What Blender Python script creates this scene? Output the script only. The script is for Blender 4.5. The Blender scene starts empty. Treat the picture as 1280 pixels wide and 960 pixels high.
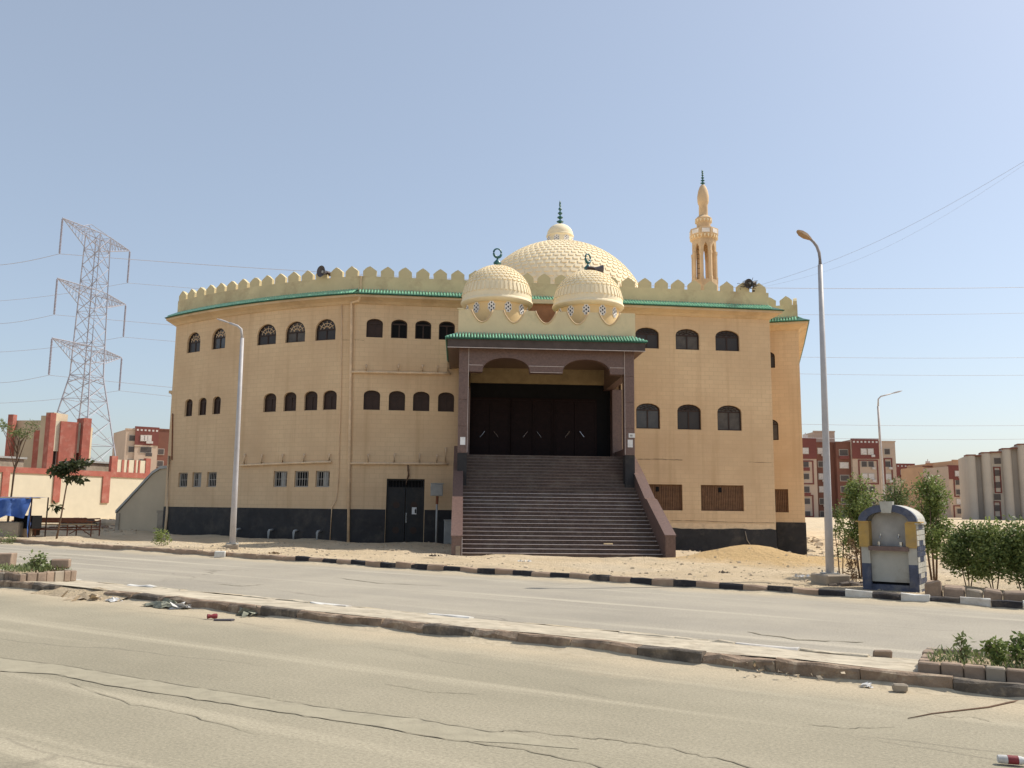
import bpy, bmesh, math, random
from math import sin, cos, pi, radians, atan2, sqrt, tan, exp, floor
from mathutils import Vector, Matrix
from mathutils.geometry import tessellate_polygon
random.seed(7)
S = bpy.context.scene
COL = S.collection
# ------------------------------------------------------------------ camera
EYE = Vector((0, 0, 1.6)); F = 1080.0; PITCH = 0.1417; ROLL = 0.011
CAMM = Matrix.Rotation(pi/2 + PITCH, 3, 'X') @ Matrix.Rotation(ROLL, 3, 'Z')
cam_d = bpy.data.cameras.new('camera'); cam = bpy.data.objects.new('camera', cam_d); COL.objects.link(cam)
cam_d.sensor_width = 36; cam_d.lens = 36*F/1280; cam_d.clip_start = 0.1; cam_d.clip_end = 6000
cam.matrix_world = Matrix.Translation(EYE) @ CAMM.to_4x4()
S.camera = cam
# ------------------------------------------------------------------ light
SUN_AZ = radians(70); SUN_EL = radians(50)       # azimuth clockwise from +Y (away from the camera)
W = bpy.data.worlds.new('World'); S.world = W; W.use_nodes = True
wn = W.node_tree.nodes; wl = W.node_tree.links
bg = wn['Background']; sky = wn.new('ShaderNodeTexSky'); sky.sky_type = 'NISHITA'; sky.sun_disc = False
sky.sun_elevation = SUN_EL; sky.sun_rotation = SUN_AZ; sky.altitude = 50
sky.air_density = 1.0; sky.dust_density = 1.8; sky.ozone_density = 2.0
hz = wn.new('ShaderNodeMix'); hz.data_type = 'RGBA'; hz.inputs[0].default_value = .50     # pale dusty desert air, the same all round
hz.inputs[7].default_value = (2.22, 2.38, 2.48, 1); wl.new(sky.outputs[0], hz.inputs[6])
wl.new(hz.outputs[2], bg.inputs[0]); bg.inputs[1].default_value = 0.13
sd = bpy.data.lights.new('sun', 'SUN'); sd.energy = 3.0; sd.angle = radians(0.53); sd.color = (1, 0.94, 0.84)
so = bpy.data.objects.new('sun', sd); COL.objects.link(so)
tosun = Vector((sin(SUN_AZ)*cos(SUN_EL), cos(SUN_AZ)*cos(SUN_EL), sin(SUN_EL)))
so.rotation_euler = tosun.to_track_quat('Z', 'Y').to_euler()
S.view_settings.view_transform = 'Standard'; S.view_settings.look = 'None'
S.view_settings.exposure = 0.68; S.view_settings.gamma = 1

# ------------------------------------------------------------------ surveying helpers
def ray(px, py):
    return (CAMM @ Vector(((px-640)/F, -(py-480)/F, -1))).normalized()
def tilt(x): return -0.009*max(-60, min(40, x))
RD = Vector((cos(radians(-28.0)), sin(radians(-28.0)), 0))   # street direction, towards the right
RN = Vector((-RD.y, RD.x, 0))                               # across the street, away from the camera
def on_ground(px, py, fn=None):
    d = ray(px, py); t = 10.0
    f = fn or (lambda x, y: tilt(x))
    for _ in range(60):
        p = EYE + d*t
        t = t + (0.7 if fn is None else .4)*((f(p.x, p.y)-p.z)/d.z)
        t = max(1, min(3000, t))
    return EYE + d*t
def at_depth(px, py, Y):
    d = ray(px, py); return EYE + d*(Y/d.y)
class Frame:
    def __init__(s, o, t):
        s.o = Vector((o[0], o[1], 0)); s.t = t
        s.m = Matrix.Translation(s.o) @ Matrix.Rotation(t, 4, 'Z'); s.i = s.m.inverted()
    def loc(s, p): return s.i @ Vector(p)
    def plane(s, px, py, y=0.0):                 # pixel -> (x, z) on the local plane y
        o = s.i @ EYE; d = s.i.to_3x3() @ ray(px, py)
        k = (y - o.y)/d.y; p = o + d*k
        return p.x, p.z
# street lines, fitted on the photograph
fk = [on_ground(x, y) for x, y in ((220, 693), (640, 720), (1024, 746))]
nk = [on_ground(x, y) for x, y in ((280, 766), (640, 804), (1057, 853))]
nf = [on_ground(x, y) for x, y in ((520, 767), (860, 803))]
dd = (fk[2]-fk[0] + nk[2]-nk[0]); dd.z = 0; RD = dd.normalized(); RN = Vector((-RD.y, RD.x, 0))
W_FAR = sum(p.dot(RN) for p in fk)/3; W_NEAR = sum(p.dot(RN) for p in nk)/3; W_NF = sum(p.dot(RN) for p in nf)/2
print('road dir', RD, 'w', W_FAR, W_NEAR, W_NF, [round(p.dot(RN), 2) for p in fk+nk+nf])
def sw(p): return p[0]*RD.x+p[1]*RD.y, p[0]*RN.x+p[1]*RN.y
def from_sw(s, w, z=0): 
    p = RD*s + RN*w; return Vector((p.x, p.y, z))
def hsh(x, y):
    return (sin(x*1.7+y*.9)+sin(x*.61-y*1.31+1.3)+sin(x*2.9+1.1*y+2.2)*.5+sin(-x*.8+y*3.1)*.4)
def gh(x, y):                                    # terrain height
    z = tilt(x) + 0.003*max(0, y-45)
    z -= 0.42*exp(-(((x-14)**2)/55 + ((y-41)**2)/45))
    w = x*RN.x+y*RN.y; s = x*RD.x+y*RD.y
    k = max(0, min(1, (w-W_FAR-.5)/3))
    z += k*(.03*hsh(x, y)+.012*hsh(x*3.3, y*3.1))
    z += k*.5*exp(-(((x-SP.x)**2)/3.2+((y-SP.y)**2)/1.3))          # orange sand heap
    z += k*.18*exp(-(((x-SP.x-2.6)**2)/3.0+((y-SP.y-.2)**2)/1.6))
    z += .12*exp(-((x-3)**2/3+(y-28.0)**2/.35))*k
    z += .9*exp(-((x-31)**2/40+(y-62)**2/60))+.9*exp(-((x-52)**2/160+(y-95)**2/90))
    if w < W_FAR+.1: z -= .14
    else: z += .10*min(1, (w-W_FAR-.1)/.4)*max(0, 1-(w-W_FAR)/6)
    return z
SP = at_depth(925, 700, 28.5)

# ------------------------------------------------------------------ materials
MATS = {}
def new_mat(name):
    m = bpy.data.materials.new(name); m.use_nodes = True; MATS[name] = m
    nt = m.node_tree; b = nt.nodes['Principled BSDF']; return m, nt.nodes, nt.links, b
def coords(n, l, kind='Object', scale=1.0):
    c = n.new('ShaderNodeTexCoord'); mp = n.new('ShaderNodeMapping'); mp.inputs['Scale'].default_value = (scale,)*3 if not isinstance(scale, tuple) else scale
    l.new(c.outputs[kind], mp.inputs[0]); return mp.outputs[0]
def noise(n, l, v, sc, det=5, rough=.6):
    t = n.new('ShaderNodeTexNoise'); t.inputs['Scale'].default_value = sc; t.inputs['Detail'].default_value = det; t.inputs['Roughness'].default_value = rough
    l.new(v, t.inputs['Vector']); return t.outputs['Fac']
def ramp(n, l, f, a, b, ca=(0,0,0,1), cb=(1,1,1,1)):
    r = n.new('ShaderNodeValToRGB'); r.color_ramp.elements[0].position = a; r.color_ramp.elements[1].position = b
    r.color_ramp.elements[0].color = ca; r.color_ramp.elements[1].color = cb; l.new(f, r.inputs[0]); return r.outputs[0]
def mixc(n, l, f, a, b, mode='MIX'):
    m = n.new('ShaderNodeMix'); m.data_type = 'RGBA'; m.blend_type = mode
    for i, v in ((0, f), (6, a), (7, b)):
        if isinstance(v, (int, float)): m.inputs[i].default_value = v
        elif isinstance(v, tuple): m.inputs[i].default_value = (*v[:3], 1)
        else: l.new(v, m.inputs[i])
    return m.outputs[2]
def bump(n, l, b, h, st=.3, dist=.02, prev=None):
    u = n.new('ShaderNodeBump'); u.inputs['Strength'].default_value = st; u.inputs['Distance'].default_value = dist
    l.new(h, u.inputs['Height'])
    if prev: l.new(prev, u.inputs['Normal'])
    l.new(u.outputs[0], b.inputs['Normal']); return u.outputs[0]
def simple(name, c, rough=.8, var=.18, sc=3.0, metal=0, bmp=.15, spec=.3, dirt=None, dsc=1.2):
    m, n, l, b = new_mat(name); v = coords(n, l)
    f = noise(n, l, v, sc, 6); dark = tuple(x*(1-var) for x in c); lite = tuple(min(1, x*(1+var)) for x in c)
    col = mixc(n, l, ramp(n, l, f, .3, .7), dark, lite)
    if dirt:
        f2 = noise(n, l, v, dsc, 8, .7); col = mixc(n, l, ramp(n, l, f2, .5, .72), col, dirt)
    l.new(col, b.inputs['Base Color']); b.inputs['Roughness'].default_value = rough; b.inputs['Metallic'].default_value = metal
    b.inputs['Specular IOR Level'].default_value = spec
    if bmp: bump(n, l, b, noise(n, l, v, sc*8, 4), bmp, .01)
    return m
def wall_mat(name, c, sx=.42, sz=.2, line=.75, streak=True):
    # scored stucco: UV in metres along the wall
    m, n, l, b = new_mat(name); uv = coords(n, l, 'UV')
    br = n.new('ShaderNodeTexBrick'); l.new(uv, br.inputs[0]); br.inputs['Scale'].default_value = 1
    br.inputs['Brick Width'].default_value = sx; br.inputs['Row Height'].default_value = sz; br.inputs['Mortar Size'].default_value = .008
    br.inputs['Mortar Smooth'].default_value = .5; br.inputs['Bias'].default_value = 0
    br.inputs['Color1'].default_value = (*[x*1.03 for x in c], 1); br.inputs['Color2'].default_value = (*[x*.965 for x in c], 1)
    br.inputs['Mortar'].default_value = (*[x*line for x in c], 1)
    f = noise(n, l, uv, .35, 5, .6)
    col = mixc(n, l, ramp(n, l, f, .3, .75), br.outputs['Color'], (c[0]*.80, c[1]*.76, c[2]*.74))
    if streak:
        mp = n.new('ShaderNodeMapping'); mp.inputs['Scale'].default_value = (2.2, .12, 1); l.new(uv, mp.inputs[0])
        f3 = noise(n, l, mp.outputs[0], 1.0, 5, .6)
        fm = n.new('ShaderNodeMath'); fm.operation = 'MULTIPLY'; l.new(ramp(n, l, f3, .52, .75), fm.inputs[0]); fm.inputs[1].default_value = .55
        col = mixc(n, l, fm.outputs[0], col, (c[0]*.66, c[1]*.60, c[2]*.55))
    l.new(col, b.inputs['Base Color']); b.inputs['Roughness'].default_value = .9; b.inputs['Specular IOR Level'].default_value = .2
    k = bump(n, l, b, br.outputs['Fac'], .35, -.006); bump(n, l, b, noise(n, l, uv, 30, 4), .12, .01, k)
    return m
WALLC = (.74, .545, .34)
M_wall = wall_mat('scored_stucco', WALLC)
M_plaster = simple('cream_plaster', (.64, .47, .29), .9, .10, 1.2, dirt=(.47, .33, .2), dsc=.8)
M_parapet = simple('parapet_plaster', (.62, .52, .31), .9, .12, .9, dirt=(.43, .32, .19), dsc=.7)
M_porchcream = simple('porch_cream', (.72, .60, .38), .9, .10, .9, dirt=(.55, .48, .30), dsc=.9)
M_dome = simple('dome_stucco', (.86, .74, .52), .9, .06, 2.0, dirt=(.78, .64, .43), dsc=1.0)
M_drum = simple('drum_stucco', (.80, .58, .30), .9, .07, 2.0)  # warmer stucco tone of the small dome drums
M_black = simple('black_plinth_paint', (.028, .027, .029), .6, .3, 2.0, dirt=(.075, .065, .055), dsc=1.3)
M_green = simple('green_glazed_tile', (.055, .27, .155), .13, .4, 9.0, spec=.9)
M_mint = simple('mint_glazed_tile', (.22, .50, .33), .16, .3, 9.0, spec=.8)  # green glaze lightened to mint; sky reflection put into the colour
M_greend = simple('dark_green_tile_bed', (.02, .10, .06), .4, .3, 6)
M_granite = simple('brown_granite', (.15, .092, .075), .38, .25, 14.0, bmp=.05, spec=.5)
M_granite2 = simple('step_granite', (.105, .066, .052), .45, .3, 12.0, bmp=.05, spec=.4, dirt=(.18, .14, .11), dsc=1.3)
M_jointd = simple('dusty_step_edge', (.20, .155, .13), .7)  # upper step edges, darkened in colour for the porch roof's shade
M_joint = simple('white_joint_lit_edge', (.62, .55, .52), .7)  # joint lines, and the sunlit tread edges painted on lower steps
M_soffit = simple('dark_soffit', (.085, .066, .06), .8)
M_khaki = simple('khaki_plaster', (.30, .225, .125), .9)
M_dooroak = simple('dark_door_wood', (.012, .005, .005), .6, .3, 4, spec=.15)
M_frame = simple('dark_brown_frame', (.040, .022, .016), .5)
M_pane = simple('dark_glass', (.045, .038, .036), .30, .2, .8, bmp=0, spec=.30)
M_pane2 = simple('dark_brown_shutter', (.045, .026, .020), .6)
M_panec = simple('curtained_glass', (.085, .070, .058), .35, .35, 2.5, bmp=0, spec=.4)
M_paned = simple('dusty_glass', (.058, .052, .05), .22, .4, 1.6, bmp=0, spec=.6)
M_void = simple('black_opening', (.006, .006, .007), .9, bmp=0)
M_bar = simple('grey_window_bar', (.40, .37, .33), .6)
M_brownbar = simple('brown_window_slat', (.16, .085, .045), .7, .3, 5)
M_teal = simple('teal_finial', (.02, .11, .11), .35, spec=.6)
M_white = simple('white_lattice', (.78, .74, .70), .8)
M_pipe = simple('wall_pipe_paint', (.72, .53, .34), .7)
M_steel = simple('door_steel', (.016, .017, .02), .45, .3, 3, dirt=(.04, .035, .03))
M_chrome = simple('chrome', (.6, .6, .58), .25, metal=1, bmp=0)
M_grey = simple('grey_box_paint', (.36, .36, .34), .6)
M_lamp = simple('lamp_pole_paint', (.46, .44, .44), .5, .12, 2, dirt=(.40, .36, .33))
M_lampd = simple('lamp_arm_metal', (.30, .27, .27), .5)
M_lamphead = simple('lamp_head', (.42, .27, .15), .5)
M_conc = simple('old_concrete', (.36, .30, .23), .95, .2, 2.5, dirt=(.20, .16, .12), bmp=.5)
M_brick = simple('rough_brick', (.30, .22, .16), .95, .3, 3, dirt=(.17, .13, .10), bmp=.6)
M_kb = simple('kerb_brown', (.34, .24, .17), .95, .2, 2.5, dirt=(.5, .40, .28), bmp=.5)
M_kk = simple('kerb_black', (.030, .028, .032), .85, .3, 4, dirt=(.20, .16, .12), bmp=.5)
M_kw = simple('kerb_white', (.62, .60, .55), .9, .15, 3, dirt=(.36, .30, .24), bmp=.4)
M_knear = simple('kerb_worn', (.25, .18, .125), .95, .4, 5, dirt=(.44, .36, .26), dsc=4.5, bmp=1.0)
M_knearb = simple('kerb_worn_black', (.12, .10, .08), .95, .4, 5, dirt=(.34, .27, .19), dsc=4.5, bmp=1.0)
M_paper = simple('paper', (.75, .75, .74), .8)
M_red = simple('red_paint', (.36, .115, .085), .85, .15, 1.5, dirt=(.44, .22, .17))
M_cream = simple('cream_paint', (.62, .56, .43), .9, .06, 1)
M_beigeb = simple('beige_block', (.50, .41, .29), .9, .1, .6)
M_aptb = simple('apartment_beige', (.52, .40, .31), .9, .08, .2)
M_aptp = simple('apartment_pale', (.46, .41, .35), .9, .08, .2)
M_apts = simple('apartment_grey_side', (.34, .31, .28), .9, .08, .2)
M_aptr = simple('apartment_red', (.19, .065, .055), .9, .12, .2)
M_aptm = simple('apartment_brown', (.20, .09, .065), .9, .12, .2)
M_apto = simple('apartment_orange', (.52, .32, .19), .9, .1, .2)
M_aptw = simple('apartment_window', (.09, .075, .07), .5)
M_aptl = simple('apartment_white_shutter', (.60, .55, .52), .7)
M_pyl = simple('galvanised_steel', (.34, .34, .39), .5, .1, 1)  # pylon steel tinted pale lilac; distance haze put into the colour
M_ins = simple('insulator', (.26, .25, .30), .5)
M_wire = simple('cable', (.38, .38, .43), .6, bmp=0)
M_trunk = simple('bark', (.16, .10, .065), .95, .3, 6, bmp=.6)
M_blue = simple('blue_tarp', (.045, .10, .30), .6, .35, 1.5, dirt=(.12, .20, .42))
M_kblue = simple('kiosk_blue_tile', (.07, .08, .12), .5, .35, 6, dirt=(.20, .19, .18), dsc=2.5)
M_kyel = simple('kiosk_yellow', (.44, .28, .085), .7, .2, 3, dirt=(.30, .22, .12), dsc=2.5)
M_kwh = simple('kiosk_white', (.46, .44, .38), .7, .1, 2, dirt=(.34, .29, .22), dsc=2.6)
M_kmarble = simple('kiosk_marble', (.42, .40, .37), .4, .22, 2.4)
M_rust = simple('rusty_steel', (.22, .085, .045), .8, .3, 5)
M_wood = simple('bleached_wood', (.50, .38, .22), .9)
M_horn = simple('speaker_grey', (.10, .09, .10), .5)
M_darkrub = simple('dark_debris', (.10, .08, .065), .95, .4, 4)
M_stone = simple('rubble_stone', (.46, .37, .26), .95, .25, 3, bmp=.6)
M_trash = simple('trash_white', (.6, .58, .55), .8, .3, 8)
M_trashr = simple('trash_red', (.22, .035, .04), .6, .3, 8)
M_trashg = simple('trash_rag', (.22, .22, .17), .95, .4, 8)
def leaf_mat(name, c1, c2):
    m, n, l, b = new_mat(name)
    g = n.new('ShaderNodeNewGeometry'); col = mixc(n, l, g.outputs['Random Per Island'], c1, c2)
    l.new(col, b.inputs['Base Color']); b.inputs['Roughness'].default_value = .55; b.inputs['Specular IOR Level'].default_value = .3
    tr = n.new('ShaderNodeBsdfTranslucent'); l.new(col, tr.inputs[0]); mx = n.new('ShaderNodeMixShader'); mx.inputs[0].default_value = .3
    l.new(b.outputs[0], mx.inputs[1]); l.new(tr.outputs[0], mx.inputs[2]); l.new(mx.outputs[0], n['Material Output'].inputs[0])
    return m
M_leaf = leaf_mat('leaf_green', (.10, .14, .03), (.31, .36, .12))
M_leafd = leaf_mat('leaf_dark_green', (.075, .115, .03), (.25, .30, .10))
M_leafy = leaf_mat('leaf_dusty', (.13, .17, .06), (.22, .25, .10))
M_leafk = leaf_mat('leaf_deep', (.03, .045, .018), (.07, .08, .03))
M_leafb = leaf_mat('leaf_dry', (.14, .08, .04), (.22, .14, .07))
def norm(n, l, f, a, b):
    m = n.new('ShaderNodeMapRange'); m.inputs[1].default_value = a; m.inputs[2].default_value = b; l.new(f, m.inputs[0]); return m.outputs[0]
def sand_mat():
    m, n, l, b = new_mat('sand'); v = coords(n, l)
    c = mixc(n, l, ramp(n, l, noise(n, l, v, .45, 8, .6), .35, .65), (.58, .455, .295), (.68, .545, .37))
    c = mixc(n, l, ramp(n, l, noise(n, l, v, .12, 6, .6), .52, .68), c, (.62, .52, .38))
    c = mixc(n, l, ramp(n, l, noise(n, l, v, 2.2, 8, .75), .55, .72), c, (.45, .35, .23))
    c = mixc(n, l, ramp(n, l, noise(n, l, v, .7, 9, .7), .54, .66), c, (.52, .42, .29))
    # orange sand of the heap
    g = n.new('ShaderNodeNewGeometry'); vm = n.new('ShaderNodeVectorMath'); vm.operation = 'SUBTRACT'; l.new(g.outputs['Position'], vm.inputs[0]); vm.inputs[1].default_value = (SP.x+1.0, SP.y, 0)
    vs = n.new('ShaderNodeVectorMath'); vs.operation = 'MULTIPLY'; l.new(vm.outputs[0], vs.inputs[0]); vs.inputs[1].default_value = (.28, .42, 0)
    ln = n.new('ShaderNodeVectorMath'); ln.operation = 'LENGTH'; l.new(vs.outputs[0], ln.inputs[0])
    ad = n.new('ShaderNodeMath'); ad.operation = 'ADD'; l.new(ln.outputs['Value'], ad.inputs[0])
    nm = n.new('ShaderNodeMath'); nm.operation = 'MULTIPLY'; l.new(noise(n, l, v, 1.5, 6), nm.inputs[0]); nm.inputs[1].default_value = .7; l.new(nm.outputs[0], ad.inputs[1])
    c = mixc(n, l, ramp(n, l, norm(n, l, ad.outputs[0], 1.0, 1.5), 0, 1), (.58, .40, .20), c)
    c = mixc(n, l, ramp(n, l, noise(n, l, v, 14, 6, .7), .62, .8), c, (.46, .38, .28))
    l.new(c, b.inputs['Base Color']); b.inputs['Roughness'].default_value = 1; b.inputs['Specular IOR Level'].default_value = .1
    k = bump(n, l, b, noise(n, l, v, 2.5, 8, .7), .8, .16); bump(n, l, b, noise(n, l, v, 20, 6, .7), .7, .03, k)
    return m
M_sand = sand_mat()
def road_mat(name, base, edge_lo, edge_hi, dust):
    # UV: u metres along, v metres across
    m, n, l, b = new_mat(name); uv = coords(n, l, 'UV')
    st = n.new('ShaderNodeMapping'); st.inputs['Scale'].default_value = (.10, .8, 1); l.new(uv, st.inputs[0])
    c = mixc(n, l, ramp(n, l, noise(n, l, st.outputs[0], 1.0, 7, .6), .3, .7), base, dust)
    c = mixc(n, l, ramp(n, l, noise(n, l, uv, .3, 8, .65), .42, .72), c, tuple(x*.86 for x in base))
    st2 = n.new('ShaderNodeMapping'); st2.inputs['Scale'].default_value = (.05, 1.5, 1); st2.inputs['Rotation'].default_value = (0, 0, .03); l.new(uv, st2.inputs[0])
    c = mixc(n, l, ramp(n, l, noise(n, l, st2.outputs[0], 1.3, 5, .5), .56, .70), c, tuple(x*1.13 for x in dust))
    sp = n.new('ShaderNodeSeparateXYZ'); l.new(uv, sp.inputs[0])
    nz = noise(n, l, uv, .9, 8, .7); k = n.new('ShaderNodeMath'); k.operation = 'MULTIPLY_ADD'; l.new(nz, k.inputs[0]); k.inputs[1].default_value = 1.6; l.new(sp.outputs[1], k.inputs[2])
    if edge_hi is not None:
        c = mixc(n, l, ramp(n, l, norm(n, l, k.outputs[0], edge_hi-.2, edge_hi+.75), 0, 1), c, (.47, .39, .27))
    if edge_lo is not None:
        k2 = n.new('ShaderNodeMath'); k2.operation = 'SUBTRACT'; l.new(sp.outputs[1], k2.inputs[0]); k2.inputs[1].default_value = 0
        c = mixc(n, l, ramp(n, l, norm(n, l, k.outputs[0], edge_lo+1.4, edge_lo+.6), 0, 1), c, (.47, .40, .29))
    # thin cracks running mostly along the street
    vo = n.new('ShaderNodeTexVoronoi'); vo.feature = 'DISTANCE_TO_EDGE'; vo.inputs['Scale'].default_value = 1
    mp = n.new('ShaderNodeMapping'); mp.inputs['Scale'].default_value = (.07, .42, 1); l.new(uv, mp.inputs[0])
    ds = n.new('ShaderNodeMixRGB'); ds.blend_type = 'ADD'; ds.inputs[0].default_value = .22; l.new(mp.outputs[0], ds.inputs[1])
    nc = n.new('ShaderNodeTexNoise'); nc.inputs['Scale'].default_value = .8; nc.inputs['Detail'].default_value = 8; l.new(uv, nc.inputs[0]); l.new(nc.outputs['Color'], ds.inputs[2])
    l.new(ds.outputs[0], vo.inputs['Vector'])
    cr = ramp(n, l, vo.outputs['Distance'], .002, .008, (1,1,1,1), (0,0,0,1))
    gate = n.new('ShaderNodeMath'); gate.operation = 'MULTIPLY'; l.new(cr, gate.inputs[0]); l.new(ramp(n, l, noise(n, l, uv, .25, 3), .45, .6), gate.inputs[1])
    gm = n.new('ShaderNodeMath'); gm.operation = 'MULTIPLY'; l.new(gate.outputs[0], gm.inputs[0]); gm.inputs[1].default_value = .5
    c = mixc(n, l, gm.outputs[0], c, (.14, .12, .09))
    # grit
    gr = noise(n, l, uv, 38, 5, .9)
    c = mixc(n, l, ramp(n, l, gr, .3, .75), tuple_mul(n, l, c, .55), tuple_mul(n, l, c, 1.38))
    l.new(c, b.inputs['Base Color']); b.inputs['Roughness'].default_value = .9; b.inputs['Specular IOR Level'].default_value = .25
    k3 = bump(n, l, b, gr, .35, .008); bump(n, l, b, noise(n, l, uv, .7, 5), .3, .06, k3)
    return m
def tuple_mul(n, l, c, k):
    m = n.new('ShaderNodeMix'); m.data_type = 'RGBA'; m.blend_type = 'MULTIPLY'; m.inputs[0].default_value = 1; l.new(c, m.inputs[6]); m.inputs[7].default_value = (k, k, k, 1); return m.outputs[2]
M_road1 = road_mat('near_asphalt', (.315, .28, .20), None, W_NEAR-.15, (.375, .33, .24))
M_road2 = road_mat('far_asphalt', (.345, .31, .25), W_NF-.4, W_FAR+.0, (.41, .365, .285))
M_med = simple('median_paving', (.46, .40, .30), .95, .25, 2.3, dirt=(.26, .21, .15), dsc=3.5, bmp=1.0)

# ------------------------------------------------------------------ object helpers
def tag(o, label=None, cat=None, group=None, kind=None):
    if label: o['label'] = label
    if cat: o['category'] = cat
    if group: o['group'] = group
    if kind: o['kind'] = kind
    return o
def empty(name, loc, rz=0, label=None, cat=None, group=None):
    o = bpy.data.objects.new(name, None); o.location = loc; o.rotation_euler = (0, 0, rz); COL.objects.link(o)
    return tag(o, label, cat, group)
class MB:
    def __init__(s): s.v = []; s.f = []; s.uv = None; s.mi = []; s.cm = 0
    def add(s, vs, fs):
        k = len(s.v); s.v += [tuple(v) for v in vs]
        for f in fs: s.f.append(tuple(i+k for i in f)); s.mi.append(s.cm)
        return s
    def box(s, x0, x1, y0, y1, z0, z1, M=None):
        vs = [(x, y, z) for z in (z0, z1) for y in (y0, y1) for x in (x0, x1)]
        if M is not None: vs = [M @ Vector(v) for v in vs]
        return s.add(vs, [(0,2,3,1), (4,5,7,6), (0,1,5,4), (2,6,7,3), (0,4,6,2), (1,3,7,5)])
    def prism(s, poly, axis, a, b, M=None):        # poly: list of 2D; axis: 'y' (poly in x,z) , 'x' (poly in y,z), 'z'
        def P(p, t): return {'y': (p[0], t, p[1]), 'x': (t, p[0], p[1]), 'z': (p[0], p[1], t)}[axis]
        n = len(poly); vs = [P(p, a) for p in poly]+[P(p, b) for p in poly]
        if M is not None: vs = [M @ Vector(v) for v in vs]
        tri = tessellate_polygon([[Vector((p[0], p[1], 0)) for p in poly]])
        fs = [tuple(t) for t in tri]+[tuple(n+i for i in reversed(t)) for t in tri]
        fs += [(i, (i+1) % n, n+(i+1) % n, n+i) for i in range(n)]
        return s.add(vs, fs)
    def tube(s, pts, r, seg=6, cap=True):
        pts = [Vector(p) for p in pts]; rs = r if isinstance(r, (list, tuple)) else [r]*len(pts)
        vs = []; up = Vector((0, 0, 1))
        for i, p in enumerate(pts):
            t = (pts[min(i+1, len(pts)-1)]-pts[max(i-1, 0)]).normalized()
            a = t.cross(up); 
            if a.length < .05: a = t.cross(Vector((0, 1, 0)))
            a.normalize(); b = t.cross(a)
            for k in range(seg):
                an = 2*pi*k/seg; vs.append(p+(a*cos(an)+b*sin(an))*rs[i])
        fs = []
        for i in range(len(pts)-1):
            for k in range(seg): fs.append((i*seg+k, i*seg+(k+1) % seg, (i+1)*seg+(k+1) % seg, (i+1)*seg+k))
        if cap: fs.append(tuple(range(seg-1, -1, -1))); fs.append(tuple((len(pts)-1)*seg+k for k in range(seg)))
        return s.add(vs, fs)
    def lathe(s, prof, seg=24, c=(0, 0, 0), rot=0, M=None):
        vs = []
        for r, z in prof:
            for k in range(seg):
                an = 2*pi*k/seg+rot; vs.append(Vector((c[0]+r*cos(an), c[1]+r*sin(an), c[2]+z)))
        if M is not None: vs = [M @ v for v in vs]
        fs = []
        for i in range(len(prof)-1):
            for k in range(seg): fs.append((i*seg+k, i*seg+(k+1) % seg, (i+1)*seg+(k+1) % seg, (i+1)*seg+k))
        if prof[0][0] > .001: fs.append(tuple(range(seg-1, -1, -1)))
        if prof[-1][0] > .001: fs.append(tuple((len(prof)-1)*seg+k for k in range(seg)))
        return s.add(vs, fs)
    def build(s, name, mat, parent=None, smooth=False, clean=True, bevel=0, loc=None, rz=None):
        me = bpy.data.meshes.new(name); me.from_pydata(s.v, [], s.f); me.validate()
        mats = mat if isinstance(mat, (list, tuple)) else [mat]
        for m in mats: me.materials.append(m)
        if len(mats) > 1 and len(s.mi) == len(me.polygons): me.polygons.foreach_set('material_index', s.mi)
        if clean:
            bm = bmesh.new(); bm.from_mesh(me); bmesh.ops.remove_doubles(bm, verts=bm.verts, dist=1e-5)
            bmesh.ops.recalc_face_normals(bm, faces=bm.faces)
            if bevel:
                ed = [e for e in bm.edges if e.is_manifold and e.calc_face_angle(0) > .6]
                bmesh.ops.bevel(bm, geom=ed, offset=bevel, segments=1, affect='EDGES', profile=.5)
            bm.to_mesh(me); bm.free()
        if smooth: me.polygons.foreach_set('use_smooth', [True]*len(me.polygons))
        if smooth == 'auto':
            me.set_sharp_from_angle(angle=radians(35))
        o = bpy.data.objects.new(name, me); COL.objects.link(o)
        if parent: o.parent = parent
        if loc is not None: o.location = loc
        if rz is not None: o.rotation_euler = (0, 0, rz)
        return o
def link_copy(o, parent=None):
    c = o.copy(); COL.objects.link(c)
    if parent: c.parent = parent
    return c
def copy_tree(o, parent=None):
    c = o.copy(); COL.objects.link(c); c.parent = parent
    for ch in list(o.children): copy_tree(ch, c)
    return c

# ------------------------------------------------------------------ terrain and street
def spaced(lo, hi, step, far, n=16):
    a = [lo+i*step for i in range(int((hi-lo)/step)+1)]
    k = [step*1.5*(1.45**i) for i in range(1, n)]
    L = []; x = lo
    for d in k:
        x -= d; L.append(x)
        if x < -far: break
    R = []; x = a[-1]
    for d in k:
        x += d; R.append(x)
        if x > far: break
    return L[::-1]+a+R
def terrain():
    xs = spaced(-50, 60, .45, 3000, 22); ys = spaced(2, 100, .45, 3000, 22)
    xs2 = xs; vs = []; nx = len(xs)
    for y in ys:
        for x in xs2: vs.append((x, y, gh(x, y)))
    fs = [(j*nx+i, j*nx+i+1, (j+1)*nx+i+1, (j+1)*nx+i) for j in range(len(ys)-1) for i in range(nx-1)]
    mb = MB(); mb.add(vs, fs); o = mb.build('ground', M_sand, smooth=True, clean=False); tag(o, 'pale sandy desert ground around the mosque', kind='structure')
terrain()
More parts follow.
